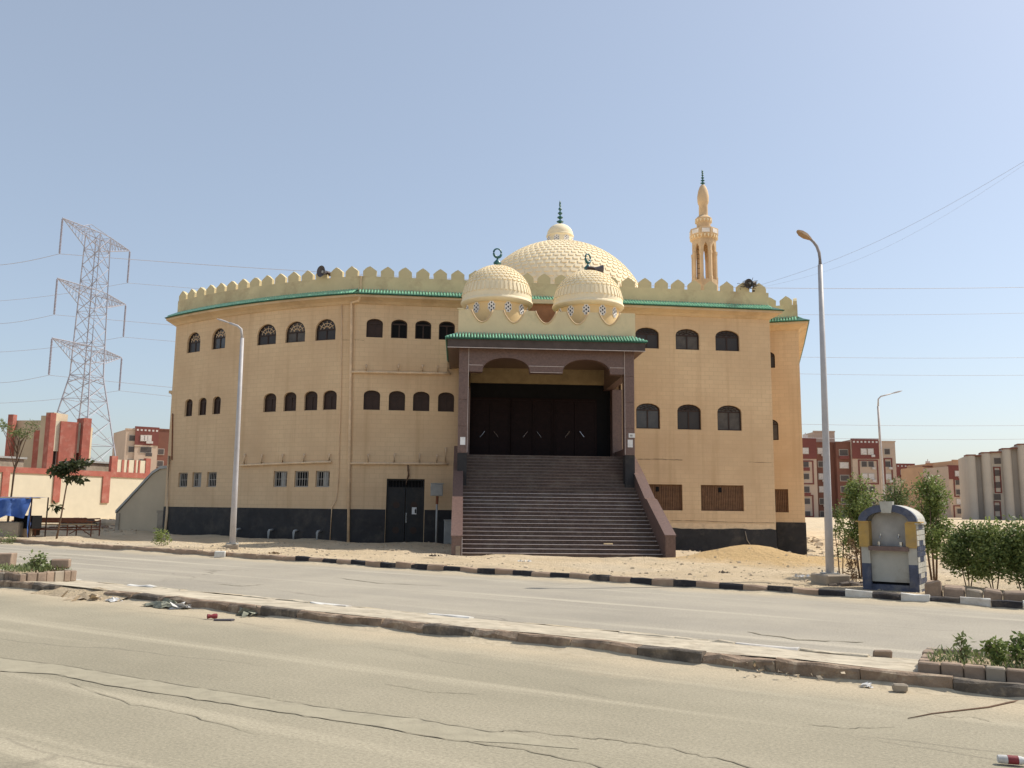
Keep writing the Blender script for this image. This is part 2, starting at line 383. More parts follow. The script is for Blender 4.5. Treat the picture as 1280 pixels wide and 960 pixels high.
def strip(name, mat, w0, w1, zoff, label, nw=6, s0=-160, s1=120):
    mb = MB(); ns = 140; vs = []; uvs = []
    for i in range(ns+1):
        s_ = s0+(s1-s0)*i/ns
        for j in range(nw+1):
            w = w0+(w1-w0)*j/nw; p = from_sw(s_, w); vs.append((p.x, p.y, tilt(p.x)+zoff)); uvs.append((s_, w))
    fs = [(i*(nw+1)+j, (i+1)*(nw+1)+j, (i+1)*(nw+1)+j+1, i*(nw+1)+j+1) for i in range(ns) for j in range(nw)]
    mb.add(vs, fs); o = mb.build(name, mat, clean=False)
    ul = o.data.uv_layers.new(name='uv')
    for lp in o.data.loops: ul.data[lp.index].uv = uvs[lp.vertex_index]
    o.data.update(); 
    tag(o, label, kind='structure'); return o
strip('near_road', M_road1, W_NEAR-16, W_NEAR, 0.0, 'dusty grey asphalt road in the foreground')
strip('far_road', M_road2, W_NF, W_FAR, 0.0, 'dusty grey asphalt road between median and mosque')
MEDZ = .135
def uneven(mb, s0, s1, w0, w1, z0, z1, j=.012, seed=None):
    rs = random.Random(seed)
    vs = []
    for z in (z0, z1):
        for w in (w0, w1):
            for s_ in (s0, s1):
                p = from_sw(s_, w+rs.uniform(-j, j)); vs.append((p.x, p.y, tilt(p.x)+z+(rs.uniform(-j, j) if z == z1 else 0)))
    mb.add(vs, [(0,2,3,1), (4,5,7,6), (0,1,5,4), (2,6,7,3), (0,4,6,2), (1,3,7,5)])
M_crack = simple('crack_and_line', (.25, .22, .16), .95)
M_patch = simple('pale_repair', (.335, .298, .215), .95, .16, 6, dirt=(.29, .26, .185), dsc=3, bmp=.6)
def ground_pts(pxs, n=5, jit=.02, seed=0):
    rs = random.Random(seed); P = [on_ground(*q) for q in pxs]; out = []
    for a, b in zip(P[:-1], P[1:]):
        for k in range(n):
            q = a.lerp(b, k/n); out.append(Vector((q.x+rs.gauss(0, jit), q.y+rs.gauss(0, jit), 0)))
    out.append(P[-1].copy()); 
    for q in out: q.z = tilt(q.x)
    return out
def ribbon(name, pts, w, mat, parent, z=.004, seed=0):
    rs = random.Random(seed); vs = []; mb = MB()
    for i, p in enumerate(pts):
        t = (pts[min(i+1, len(pts)-1)]-pts[max(i-1, 0)]).normalized(); n = Vector((-t.y, t.x, 0)); ww = w*rs.uniform(.3, 1.3)*.5*(.2 if i in (0, len(pts)-1) else 1)
        for sg in (-1, 1): q = p+n*ww*sg; vs.append((q.x, q.y, tilt(q.x)+z))
    mb.add(vs, [(2*i, 2*i+1, 2*i+3, 2*i+2) for i in range(len(pts)-1)]); return mb.build(name, mat, parent, clean=False)
road1 = [o for o in bpy.data.objects if o.name == 'near_road'][0]; road2 = [o for o in bpy.data.objects if o.name == 'far_road'][0]
CR = [[(-20, 820), (87, 833), (167, 847), (267, 863), (420, 887), (523, 899), (612, 915), (647, 913), (722, 922), (767, 925), (825, 934), (905, 950), (990, 975)],
      [(-20, 838), (67, 843), (133, 857), (233, 872), (333, 888), (454, 906), (564, 925), (640, 935), (729, 953), (800, 975)],
      [(83, 853), (167, 880), (233, 893), (333, 920)], [(480, 855), (537, 865), (600, 868)], [(1150, 888), (1180, 897), (1215, 896), (1240, 903)], [(1010, 905), (1060, 911), (1120, 909)]]
for i, c in enumerate(CR): ribbon('road_crack_and_line', ground_pts(c, 7, .012, i), .015 if i < 2 else .010, M_crack, road1, .006, i)
a_ = ground_pts(CR[0][:9], 3, .0, 1); b_ = ground_pts([(-20, 838), (67, 843), (133, 857), (233, 872), (333, 888), (454, 906), (564, 925), (640, 935), (729, 953)], 3, 0, 2); n_ = min(len(a_), len(b_))
mb = MB(); vs = []
for k in range(n_):
    u_ = min(1, (n_-1-k)/6); m_ = (a_[k]+b_[k])/2
    for q in (m_.lerp(a_[k], u_), m_.lerp(b_[k], u_)): vs.append((q.x, q.y, tilt(q.x)+.003))
mb.add(vs, [(2*k, 2*k+1, 2*k+3, 2*k+2) for k in range(n_-1)]); mb.build('pale_repair_band', M_patch, road1, clean=False)
for i, c in enumerate(([(270, 730), (300, 733), (330, 731)], [(35, 694), (70, 694), (105, 695)], [(420, 722), (470, 729), (560, 733)], [(930, 790), (1000, 800), (1080, 803)])): ribbon('road_crack_and_line', ground_pts(c, 6, .03, 40+i), .045, M_crack, road2, .006, 50+i)  # cracks and a short dark line at left on the far road
def rough_stone(s0, s1, w0, wd, z0, z1, seed, ns=4, j=.014, chip=.03, face=1, off=Vector((0, 0, 0))):
    rs = random.Random(seed); mb = MB(); vs = []
    ch = rs.uniform(.4, 1.4)*chip
    for i in range(ns+1):
        s_ = s0+(s1-s0)*i/ns; e = ch*(1.6 if i in (0, ns) and rs.random() < .5 else rs.uniform(.5, 1.3)); dz = rs.gauss(0, j*.5)-(rs.random() < .12)*.025
        for (w, z) in ((w0+rs.gauss(0, j*.3), z0), (w0+rs.gauss(0, j*.5), (z0+z1)*.5+.02), (w0+rs.gauss(0, j*.4), z1-e+dz), (w0+e+rs.gauss(0, j*.4), z1+dz), (w0+wd*.6, z1+dz+rs.gauss(0, j*.3)), (w0+wd, z1-.01), (w0+wd, z0)):
            p = from_sw(s_, w); vs.append((p.x+off.x, p.y+off.y, tilt(p.x)+z+off.z))
    n = 7; fs = [(i*n+k, (i+1)*n+k, (i+1)*n+k+1, i*n+k+1) for i in range(ns) for k in range(n-1)]+[tuple(range(n)), tuple(ns*n+k for k in range(n))[::-1]]
    mb.add(vs, fs); return mb
def drift(name, s0, s1, w, side, parent, hmax, wmin, wmax, seed, zb=.0, mat=None, label=None):
    rs = random.Random(seed); mb = MB(); vs = []; n = int((s1-s0)/.16); m = 5; ph = rs.uniform(0, 6)
    for i in range(n+1):
        s_ = s0+(s1-s0)*i/n; a = .5+.5*sin(s_*1.3+ph)*sin(s_*.37+ph*2)+.25*sin(s_*4.1)+rs.uniform(-.15, .15); a = max(.0, min(1, a)); wd = wmin+(wmax-wmin)*a; h = hmax*(.15+.85*a)
        for k in range(m+1):
            t = k/m; p = from_sw(s_+rs.gauss(0, .01), w+side*(wd*t)-side*.01); vs.append((p.x, p.y, tilt(p.x)+zb+h*(1-t)**1.8-.004*(k == m)+.0045+rs.gauss(0, .0025)*(k < m)))
    mb.add(vs, [(i*(m+1)+k, (i+1)*(m+1)+k, (i+1)*(m+1)+k+1, i*(m+1)+k+1) for i in range(n) for k in range(m)]); return mb.build(name, mat or M_sandd, parent, clean=False, smooth=True)
M_sandd = simple('drifted_sand', (.46, .385, .27), 1, .15, 3, dirt=(.34, .28, .19), dsc=7, bmp=1.0)
# median: paving sheet and its near kerb stones
s_gap0 = sw(on_ground(112, 742))[0]; s_gap1 = sw(on_ground(130, 746))[0]
def median():
    mb = MB(); ns = 120; vs = []; nw = 6; s0, s1 = -60, 60
    for i in range(ns+1):
        s_ = s0+(s1-s0)*i/ns
        for j in range(nw+1):
            w = W_NEAR+.16+(W_NF-.02-W_NEAR-.16)*j/nw; p = from_sw(s_, w)
            z = tilt(p.x)+MEDZ*(1-.70*j/nw)-.01+.008*hsh(p.x*2, p.y*2)
            vs.append((p.x, p.y, z))
    fs = [(i*(nw+1)+j, (i+1)*(nw+1)+j, (i+1)*(nw+1)+j+1, i*(nw+1)+j+1) for i in range(ns) for j in range(nw)]
    mb.add(vs, fs); k = len(mb.v)
    o = mb.build('median_pavement', M_med, clean=False, smooth=True); tag(o, 'cracked sandy median strip between the two roads', kind='structure')
    # kerb
    i = 0; s_ = -44.0
    while s_ < 24:
        L = random.uniform(.62, .82)
        if not (s_ < s_gap1 and s_+L > s_gap0):
            mb = rough_stone(s_+.002, s_+L-.004, W_NEAR, .17, -.12, MEDZ+random.uniform(-.010, .006), i)
            m = M_knearb if (i % 4 == 1 and -18 < s_ < 6) else M_knear
            mb.build('kerb_stone', m, o)
        s_ += L; i += 1
    mb = MB(); n = 8; vs = []
    for i in range(n+1):
        for j in range(5):
            ss = s_gap0-.7+(s_gap1-s_gap0+1.6)*i/n; ww = W_NEAR-.25+.5*j/4; q = from_sw(ss, ww); vs.append((q.x, q.y, tilt(q.x)-.01+MEDZ*.95*(j/4)**.8+.012*hsh(i*2.1, j*3.3)))
    mb.add(vs, [(i*5+j, (i+1)*5+j, (i+1)*5+j+1, i*5+j+1) for i in range(n) for j in range(4)]); mb.build('sand_drift', M_sand, o, smooth=True)
    i = 0; s_ = -30.0
    while s_ < 20:
        L = .75
        if random.random() < .62: rough_stone(s_+.01, s_+L-.01, W_NF-.14, .15, -.1, MEDZ*.3+.012, 1000+i, chip=.02).build('kerb_stone', M_med if i % 3 else M_kw, o)
        s_ += L; i += 1
    drift('sand_drift', -44, 24, W_NEAR, -1, o, .05, .02, .28, 3)
    drift('sand_drift', -30, 20, W_NF, 1, o, .035, .05, .35, 4)
    drift('sand_drift', -44, 22, W_FAR, -1, o, .05, .02, .35, 5)
median()
def far_kerb():
    root = empty('far_kerb', from_sw(0, W_FAR, 0)); tag(root, 'painted black and white kerb along the mosque side', kind='structure')
    s_b = sw(on_ground(360, 702))[0]; s_w = sw(on_ground(1040, 748))[0]
    mw = root.matrix_world.copy(); off = -Vector(root.location)
    s_ = -48.0; i = 0; L = .49
    while s_ < 22:
        mb = MB(); h = .15+random.uniform(-.012, .012)
        mb = rough_stone(s_+.004, s_+L-.004, W_FAR, .17, -.12, h, 500+i, ns=2, j=.010, chip=.02, off=off)
        if s_ < s_b: m = M_kb
        elif i % 2: m = M_kk
        else: m = M_kw if s_ > s_w else M_kb
        o = mb.build('kerb_stone', m, root)
        s_ += L; i += 1
far_kerb()

# ------------------------------------------------------------------ MOSQUE
Cw = at_depth(437, 679, 38.0)
B = Frame((Cw.x, Cw.y), .12)
mosque = empty('mosque', (B.o.x, B.o.y, 0), B.t, 'large cream mosque with green tiled eaves, pointed battlements and brown granite stairs', 'mosque')
# footprint in the local frame: x along the front wall, y inwards
def footprint():
    R = 30.0; ph0 = radians(16.5)+B.t
    def arc(s): ph = ph0+s/R; return Vector((-R*(sin(ph)-sin(ph0)), R*(cos(ph0)-cos(ph)), 0)), ph
    def px_of(s):
        p = B.m @ arc(s)[0]; q = CAMM.transposed() @ (Vector((p.x, p.y, 3.0))-EYE); return 640+F*q.x/-q.z
    lo, hi = 0, 20
    for _ in range(50):
        m = (lo+hi)/2
        if px_of(m) > 208: lo = m
        else: hi = m
    n = 9; pts = [arc(hi*(n-i)/n)[0] for i in range(n)]
    le = pts[0]
    tail = [B.loc((*((B.m @ le).xy+Vector((-.9, 15))), 0))]
    r1x = B.plane(971, 690, 0)[0]
    pts += [Vector((0, 0, 0)), Vector((r1x, 0, 0)), Vector((r1x, 3.1, 0))]
    wc = at_depth(1008, 690, 42.6); w2 = at_depth(1001, 650, 48.5); w2 = Vector((w2.x, w2.y, 0))
    pts.append(B.loc((wc.x, wc.y, 0))); pts.append(B.loc((w2.x, w2.y, 0)))
    pts += [B.loc((w2.x+2.3, w2.y+8, 0)), B.loc((w2.x-1, w2.y+20, 0)), B.loc((2, w2.y+28, 0)), B.loc((-12, w2.y+22, 0))]
    return pts, tail
PTS, tail = footprint()
PTS = [Vector((p.x, p.y, 0)) for p in PTS] + [Vector((p.x, p.y, 0)) for p in tail]
NP = len(PTS); iC = 9
CUM = [0]
for i in range(NP): CUM.append(CUM[-1]+(PTS[(i+1) % NP]-PTS[i]).length)
def segn(i):
    t = (PTS[(i+1) % NP]-PTS[i % NP]).normalized(); return t, Vector((t.y, -t.x, 0))
def miter(i):
    n0 = segn((i-1) % NP)[1]; n1 = segn(i % NP)[1]; m = (n0+n1); return m/ max(.2, m.dot(n1))
def wpos(s, d, z):                                  # metres along the footprint, outward offset, height
    s = max(0, min(CUM[-1]-1e-6, s))
    for i in range(NP+1):
        if abs(s-CUM[i]) < 1e-3:
            p = PTS[i % NP]+miter(i % NP)*d; return Vector((p.x, p.y, z))
    i = max(k for k in range(NP) if CUM[k] <= s)
    t, n = segn(i); p = PTS[i]+t*(s-CUM[i])+n*d; return Vector((p.x, p.y, z))
def wang(s):
    i = max(k for k in range(NP) if CUM[k] <= s+1e-6); t = segn(i)[0]; return atan2(t.y, t.x)
def wpix(px, py, i0=0, i1=None):                    # pixel -> (s, z) on the nearest wall segment
    o = B.i @ EYE; d = B.i.to_3x3() @ ray(px, py); best = None; near_ = None
    for i in range(i0, i1 if i1 else 14):
        a = PTS[i]; b = PTS[(i+1) % NP]; e = b-a
        den = d.x*e.y-d.y*e.x
        if abs(den) < 1e-9: continue
        k = ((a.x-o.x)*e.y-(a.y-o.y)*e.x)/den; u = ((a.x-o.x)*d.y-(a.y-o.y)*d.x)/den
        if k > 0 and (-.002 <= u <= 1.002 or (i0 == i and i1 == i+1)):
            if best is None or k < best[0]: best = (k, CUM[i]+u*e.length, o.z+d.z*k)
        elif k > 0:
            g = max(-u, u-1)*e.length
            if near_ is None or g < near_[0]: near_ = (g, CUM[i]+max(0, min(1, u))*e.length, o.z+d.z*k)
    best = best or near_
    return best[1], best[2]
sC = CUM[iC]; sR = CUM[iC+1]; sRb = CUM[iC+2]; sW = CUM[iC+3]
zE = (wpix(579, 371)[1]+wpix(930, 384)[1])/2        # top of the eave
zPL = wpix(500, 637)[1]                             # plinth top, left
zPR = wpix(900, 661)[1]; zPW = wpix(990, 653)[1]
zM0 = (wpix(520, 350)[1]+wpix(870, 360)[1])/2; zM1 = zM0+.48
print('zE', zE, wpix(300, 377)[1], wpix(213, 391)[1], 'zPL', zPL, zPR, zPW, 'zM', zM0, wpix(250, 372), 'sR', sR-sC, 'left len', sC, wpix(980, 407))
def arch_poly(x0, x1, z0, z1, rise, n=9):
    c = (x0+x1)/2; a = (x1-x0)/2
    return [(x0, z0), (x1, z0)]+[(c+a*cos(pi*k/(n-1)), z1-rise+rise*sin(pi*k/(n-1))) for k in range(n)]
HOLES = []      # (s0,s1,z0,z1,rise,kind)
def win(x0, y0, x1, y1, kind, rise=.0, i0=0, i1=None, srect=None):
    if srect: s0, s1 = srect; z0 = wpix(x1, y1, i0, i1)[1]; z1 = wpix(x1, y0, i0, i1)[1]
    else:
        s0, z0 = wpix(x0, y1, i0, i1); s1, z0b = wpix(x1, y1, i0, i1); zt = wpix((x0+x1)/2, y0, i0, i1)[1]; z0 = (z0+z0b)/2; z1 = zt
    HOLES.append([s0, s1, z0, z1, rise*(s1-s0), kind])
for a in ((233.2, 415.3, 249.6, 440.4), (264.2, 410.5, 281, 436.2), (321, 404.8, 344.6, 430), (356.4, 401.6, 380.9, 427.8), (393.8, 399, 419, 426)): win(*a, 'fan', .46)
for a in ((230.3, 499, 239.7, 520), (247.4, 497, 257.2, 519), (264.9, 495.4, 275, 518), (328.8, 490.8, 344.6, 514.3), (354, 489.7, 369.7, 513.8), (379.6, 489.3, 396.2, 513), (403.2, 488.4, 420.3, 512.7)): win(*a, 'shut', .32)
for a in ((222.2, 590.8, 233.6, 608.8), (239.5, 590.6, 251, 608.8), (258, 590, 270, 608.8), (341.3, 588.6, 358.3, 608.8), (367.5, 588.6, 385, 608.8), (394, 588.6, 411.5, 608.8)): win(*a, 'barred')
win(457.6, 398.4, 478.2, 421.6, 'shut', .28)
for a in ((488.5, 399.6, 508.8, 423), (518.7, 400.5, 538.8, 423.8), (548.3, 401, 568.4, 424.5)): win(*a, 'open', .28)
for a in ((454, 487.4, 474.7, 512), (485.6, 488, 506, 512.8), (516, 489.4, 536.6, 513.6), (547.3, 491, 567.5, 515)): win(*a, 'shut', .28)
for a in ((794.4, 409.5, 823.9, 435.3), (844.8, 411, 874.3, 437), (894.6, 412.5, 924.5, 438.6)): win(*a, 'fan', .27)
for a in ((795.4, 504, 825.3, 535.3), (847, 505.4, 876.7, 537), (897.2, 506.4, 927.5, 538.6)): win(*a, 'fan', .27)
win(806-10, 605.3, 853.4, 637.5, 'slats'); win(876.6, 606.4, 930.3, 639, 'slats')
for (xe, ya, yb, k, r, wd) in ((969, 438, 459.7, 'fan', .27, 1.08), (973.5, 523, 550, 'fan', .27, 1.08), (986, 611.4, 640.5, 'slats', 0, 1.3)):
    s1, z0 = wpix(xe, yb, iC+2, iC+3); z1 = wpix(xe-4, ya, iC+2, iC+3)[1]; HOLES.append([max(sRb+.12, s1-wd), s1, z0, z1, r*wd, k])
# align rows
def align(idx):
    z0 = sum(HOLES[i][2] for i in idx)/len(idx); z1 = sum(HOLES[i][3] for i in idx)/len(idx)
    for i in idx: HOLES[i][2] = z0; HOLES[i][3] = z1
print('holes', [[round(v, 2) if not isinstance(v, str) else v for v in h] for h in HOLES])
for idx in ((0, 1), (2, 3, 4), (5, 6, 7), (8, 9, 10, 11), (12, 13, 14), (15, 16, 17), (18, 19, 20, 21), (22, 23, 24, 25), (26, 27, 28), (29, 30, 31), (32, 33)): align(idx)
dr = [*wpix(481, 680), *wpix(531, 599)]; DOOR = (dr[0], dr[2], -.3, dr[3])
HOLES.append([DOOR[0], DOOR[1], -.6, DOOR[3], 0, 'door'])
REC = .26
def wall_sheet(name, mat, s0, s1, z0, z1, d, holes, parent, notch=None, uvs=True, top=None):
    outer = [(s0, z0), (s1, z0)] + ([(s1, z1), (s0, z1)] if top is None else top)
    loops = [[Vector((a, b, 0)) for a, b in outer]]
    for h in holes: loops.append([Vector((a, b, 0)) for a, b in arch_poly(*h[:5])] if h[4] > 0 else [Vector((h[0], h[2], 0)), Vector((h[1], h[2], 0)), Vector((h[1], h[3], 0)), Vector((h[0], h[3], 0))])
    tris = tessellate_polygon(loops); flat = [v for lp in loops for v in lp]
    bm = bmesh.new(); vv = [bm.verts.new((v.x, 0, v.y)) for v in flat]
    for t in tris:
        try: bm.faces.new([vv[i] for i in t])
        except ValueError: pass
    k = len(loops[0])
    for lp in loops[1:]:
        n = len(lp); back = [bm.verts.new((v.x, 1, v.y)) for v in lp]
        for i in range(n): bm.faces.new((vv[k+i], vv[k+(i+1) % n], back[(i+1) % n], back[i]))
        k += n
    for c in CUM:
        if s0 < c < s1:
            bmesh.ops.bisect_plane(bm, geom=list(bm.verts)+list(bm.edges)+list(bm.faces), plane_co=(c, 0, 0), plane_no=(1, 0, 0), dist=1e-5)
    ul = bm.loops.layers.uv.new('uv')
    for f in bm.faces:
        for lp in f.loops: lp[ul].uv = (lp.vert.co.x+lp.vert.co.y*.26, lp.vert.co.z)
    for v in bm.verts:
        p = wpos(v.co.x, d-(REC+.001 if v.co.y > .5 else 0)-(d if v.co.y > .5 else 0), v.co.z); v.co = p
    bmesh.ops.recalc_face_normals(bm, faces=bm.faces)
    me = bpy.data.meshes.new(name); bm.to_mesh(me); bm.free(); me.materials.append(mat)
    o = bpy.data.objects.new(name, me); COL.objects.link(o); o.parent = parent
    # make sure fronts face outward
    return o
zTop = zE-.30
H = lambda a, b: [h for h in HOLES if a <= h[0] and h[1] <= b]
wall_sheet('wall', M_wall, 0, sC, -.8, zTop, 0, H(0, sC), mosque)
wall_sheet('wall', M_wall, sC, sR, -.8, zTop, 0, H(sC, sR), mosque)
wall_sheet('wall', M_wall, sR, sRb, -.8, zTop, 0, [], mosque)
wall_sheet('wall', M_wall, sRb, sW, -.8, zTop, 0, H(sRb, sW), mosque)
wall_sheet('wall', M_wall, sW, CUM[-1], -.8, zTop, 0, [], mosque)
# plinth bands, 3 cm proud
wall_sheet('plinth', M_black, 0.0, sC, -.8, zPL, .03, [], mosque)
wall_sheet('plinth', M_black, sC, DOOR[0]-.02, -.8, zPL, .03, [], mosque)
wall_sheet('plinth', M_black, DOOR[1]+.02, sC+5.0, -.8, zPL, .03, [], mosque)
nz = 26; s_a = sC+11.0
topr = [(sR-.001-(sR-s_a)*i/nz, zPR+random.uniform(-.03, .03)) for i in range(nz+1)]
wall_sheet('plinth', M_black, s_a, sR, -.9, zPR, .03, [], mosque, top=topr)
wall_sheet('plinth', M_black, sR, sW, -.9, zPW, .031, [], mosque)
wall_sheet('plinth', M_black, sW, CUM[-1], -.9, zPW, .032, [], mosque)
def sweep(name, mat, s0, s1, prof, parent=None, closed=True, smooth=False, step=None, M=None):
    ss = sorted(set([s0, s1]+[c for c in CUM if s0 < c < s1])); mb = MB(); n = len(prof)
    vs = [wpos(s, d, z) for s in ss for d, z in prof]
    fs = []
    for i in range(len(ss)-1):
        for k in range(n if closed else n-1): fs.append((i*n+k, i*n+(k+1) % n, (i+1)*n+(k+1) % n, (i+1)*n+k))
    if closed: fs += [tuple(range(n)), tuple((len(ss)-1)*n+k for k in range(n))[::-1]]
    mb.add(vs, fs); return mb.build(name, mat, parent, smooth=smooth)
sF = 0; sEnd = CUM[-1]
# cornice under the eave, green tile bed, parapet
for a, b in ((0, sR), (sR, sW), (sW, sEnd)):
    sweep('cornice', M_plaster, a, b, [(-.02, zE-.55), (.06, zE-.52), (.16, zE-.42), (.34, zE-.34), (.46, zE-.30), (.46, zE-.20), (-.02, zE-.20)], mosque)
    sweep('tile_bed', M_greend, a, b, [(-.02, zE-.198), (.52, zE-.198), (.54, zE-.16), (-.02, zE+.11)], mosque)
    sweep('parapet', M_parapet, a, b, [(-.18, zE-.4), (-.002, zE-.4), (-.002, zM0), (-.18, zM0)], mosque)
def tiles(name, s0, s1, pitch, parent):
    mb = MB(); s = s0+pitch/2
    while s < s1-pitch*.2:
        # each tile: half round, slope from wall down to eave lip
        rs = []
        for (d, z) in ((.0, zE+.13), (.55, zE-.15)):
            c = wpos(s, d, z); e = wpos(min(s+.02, CUM[-1]-.001), d, z)-c
            t = segn(max(k for k in range(NP) if CUM[k] <= s+1e-6))[0]
            ring = [c+t*(pitch*.40*cos(a))+Vector((0, 0, pitch*.42*sin(a))) for a in [pi*k/4 for k in range(5)]]
            rs.append(ring)
        n = 5; mb.add(rs[0]+rs[1], [(k, k+1, n+k+1, n+k) for k in range(4)]+[tuple(range(n, 2*n))]); s += pitch
    o = mb.build(name, M_mint, parent, clean=False); o['kind'] = 'stuff'; return o
for a, b in ((0, sC), (sC, sR), (sR, sRb), (sRb, sW), (sW, CUM[iC+5])): tiles('roof_tiles', a, b, .135, mosque)
# merlons
def merlons(a, b, tall=False):
    L = b-a; n = max(1, round(L/.80)); p = L/n
    for i in range(n):
        s = a+p*(i+.5); w = .30; h = zM1-zM0
        poly = [(-w, -.01), (w, -.01), (w+.005, h*.54), (w*.5, h*.80), (0, h), (-w*.5, h*.80), (-w-.005, h*.54)]
        k = i % 1
        mb = MB(); mb.prism(poly, 'y', .0, .17); q = wpos(s, -.008, zM0)
        rj = random.Random(int(s*100)); mb.v = [(x+rj.gauss(0, .008), y, z+rj.gauss(0, .010)*(z > .1)) for x, y, z in mb.v]
        mb.build('merlon', M_parapet, mosque, loc=q, rz=wang(s)+rj.gauss(0, .012))
merlons(-.02, sC-.02); merlons(sC+.05, sR-.05); merlons(sR+.2, sRb); 
merlons(sRb+.1, sW-.15); merlons(sW+.2, CUM[iC+5]-.1)
# roof slab
mb = MB(); mb.prism([(p.x+ -miter(i).x*.1, p.y-miter(i).y*.1) for i, p in enumerate(PTS)], 'z', zE-.45, zE-.25); mb.build('roof', M_plaster, mosque)

# --- windows
def make_window(h, idx):
    s0, s1, z0, z1, rise, kind = h
    sm = (s0+s1)/2; w = (s1-s0)/2; hh = z1-z0; org = wpos(sm, -.10, z0); rz = wang(sm)
    fr = .05; fd = .06
    def ring(poly_o, poly_i, y0, y1, mb):
        n = len(poly_o); vs = [(p[0], y, p[1]) for y in (y0, y1) for pl in (poly_o, poly_i) for p in pl]
        fs = []
        for i in range(n):
            j = (i+1) % n; fs += [(i, j, n+j, n+i), (2*n+i, 3*n+i, 3*n+j, 2*n+j), (n+i, n+j, 3*n+j, 3*n+i), (i, 2*n+i, 2*n+j, j)]
        mb.add(vs, fs)
    e = .012
    if rise > 0:
        po = arch_poly(-w-e, w+e, -e, hh+e, rise, 11); pi_ = arch_poly(-w+fr, w-fr, fr, hh-fr, max(.02, rise-fr*.6), 11)
    else:
        po = [(-w-e, -e), (w+e, -e), (w+e, hh+e), (-w-e, hh+e)]; pi_ = [(-w+fr, fr), (w-fr, fr), (w-fr, hh-fr), (-w+fr, hh-fr)]
    mb = MB(); ring(po, pi_, 0, fd, mb)
    sp = hh-rise
    fm = M_frame if kind != 'barred' else M_bar
    if kind in ('fan', 'shut', 'open'):
        mb.box(-w+fr*.5, w-fr*.5, .005, fd-.01, sp-.03, sp+.03)
        mb.box(-.03, .03, .008, fd-.012, fr*.5, sp-.03)
    o = mb.build('window', fm if kind != 'slats' else M_brownbar, mosque, loc=org, rz=rz)
    mb = MB(); mb.prism(po, 'y', fd*.6, fd*.6+.02)
    mb.build('pane', {'fan': (M_pane, M_panec, M_pane, M_paned)[(idx*7) % 4], 'shut': M_pane2, 'open': M_void, 'barred': M_void, 'slats': M_void, 'door': M_void}[kind], o)
    if kind == 'fan':
        mb = MB(); yy = .015
        for k in range(1, 6):
            a = pi*k/6; mb.tube([(w*.22*cos(a), yy, sp+.03+rise*.16*sin(a)), (w*.85*cos(a), yy, sp+.03+(rise-.06)*.88*sin(a))], .012, 4)
        for rr in (.3, .62): mb.tube([(w*rr*cos(pi*k/10), yy, sp+.03+(rise-.05)*rr*sin(pi*k/10)) for k in range(11)], .014, 4)
        mb.build('fanlight_grille', M_pipe if idx < 5 else M_frame, o)
        mb = MB(); mb.box(-w+fr, -.03, .03, .034, fr, sp*.98); mb.box(.03, w-fr, .032, .036, fr, sp*.98)
    if kind == 'barred':
        mb = MB()
        for k in range(5): x = -w+fr+(2*w-2*fr)*(k+.5)/5; mb.tube([(x, -.01, fr*.5), (x, -.01, hh-fr*.5)], .015, 5)
        mb.box(-w, w, -.02, .0, hh*.5-.01, hh*.5+.01); q = mb.build('window_bars', M_bar, o)
        if idx % 2: 
            mb = MB(); mb.box(-w*.1, w*.55, .01, .02, fr, hh-fr*1.2); mb.build('shutter', M_grey, o)
    if kind == 'slats':
        n = int(w*2/.085)
        mb = MB()
        for k in range(n):
            x = -w+.02+(2*w-.04)*(k+.5)/n; mb.box(x-.033, x+.033, .0+.006*(k % 2), .03, fr*.3, hh-fr*.3)
        q = mb.build('slats', M_brownbar, o); q['kind'] = 'stuff'
        if w > .8:
            mb = MB(); mb.box(-w*.15, w*.0, -.02, -.002, hh*.72, hh*.9); mb.build('latch', M_void, o)
for i, h in enumerate(HOLES):
    if h[5] != 'door': make_window(h, i)
# --- black steel door under the front windows
s0, s1, _, dz = DOOR; zb = wpix(505, 681)[1]; w = (s1-s0)/2; org = wpos((s0+s1)/2, -.14, zb)
mb = MB(); fr = .07; hh = dz-zb
mb.box(-w-.01, -w+fr, 0, .08, 0, hh); mb.box(w-fr, w+.01, 0, .08, 0, hh); mb.box(-w+fr, w-fr, 0, .08, hh-fr, hh+.01); mb.box(-w+fr, w-fr, 0, .08, hh-.42, hh-.36); mb.box(-w+fr, w-fr, .0, .08, 0, .03)
do = mb.build('steel_door', M_steel, mosque, loc=org, rz=wang(s0+.1))
mb = MB(); mb.box(-w+fr, w-fr, .07, .09, hh-.36, hh-fr); mb.build('transom_void', M_void, do)
mb = MB()
for k in range(11): x = -w+fr+(2*w-2*fr)*(k+.5)/11; mb.tube([(x, .03, hh-.37), (x, .03, hh-fr)], .014, 5)
mb.build('transom_bars', M_steel, do)
for sgn in (-1, 1):
    mb = MB(); a, b = (-w+fr, -.012) if sgn < 0 else (.012, w-fr); mb.box(a, b, .02, .06, .03, hh-.42)
    c = (a+b)/2
    for (za, zb2) in ((.12, .85), (.98, hh-.55)): mb.box(a+.10, b-.10, .008, .02, za, zb2)
    lf = mb.build('door_leaf', M_steel, do)
    for zz in (.62, 1.72):
        mb = MB(); mb.lathe([(0, -.015), (.13, -.01), (.15, 0)], 12, M=Matrix.Translation((c, .005, zz)) @ Matrix.Rotation(pi/2, 4, 'X')); mb.build('rosette', M_grey if False else M_frame, lf)
mb = MB(); mb.tube([(.06, -.03, 1.0), (.06, -.05, 1.05), (.06, -.05, 1.28), (.06, -.03, 1.33)], .02, 6); mb.box(.03, .09, -.03, .02, .95, 1.38); mb.build('door_handle', M_grey, do)
mb = MB(); mb.box(.30, .50, -.004, .004, 1.32, 1.62); nt = mb.build('paper_notice', M_paper, do)
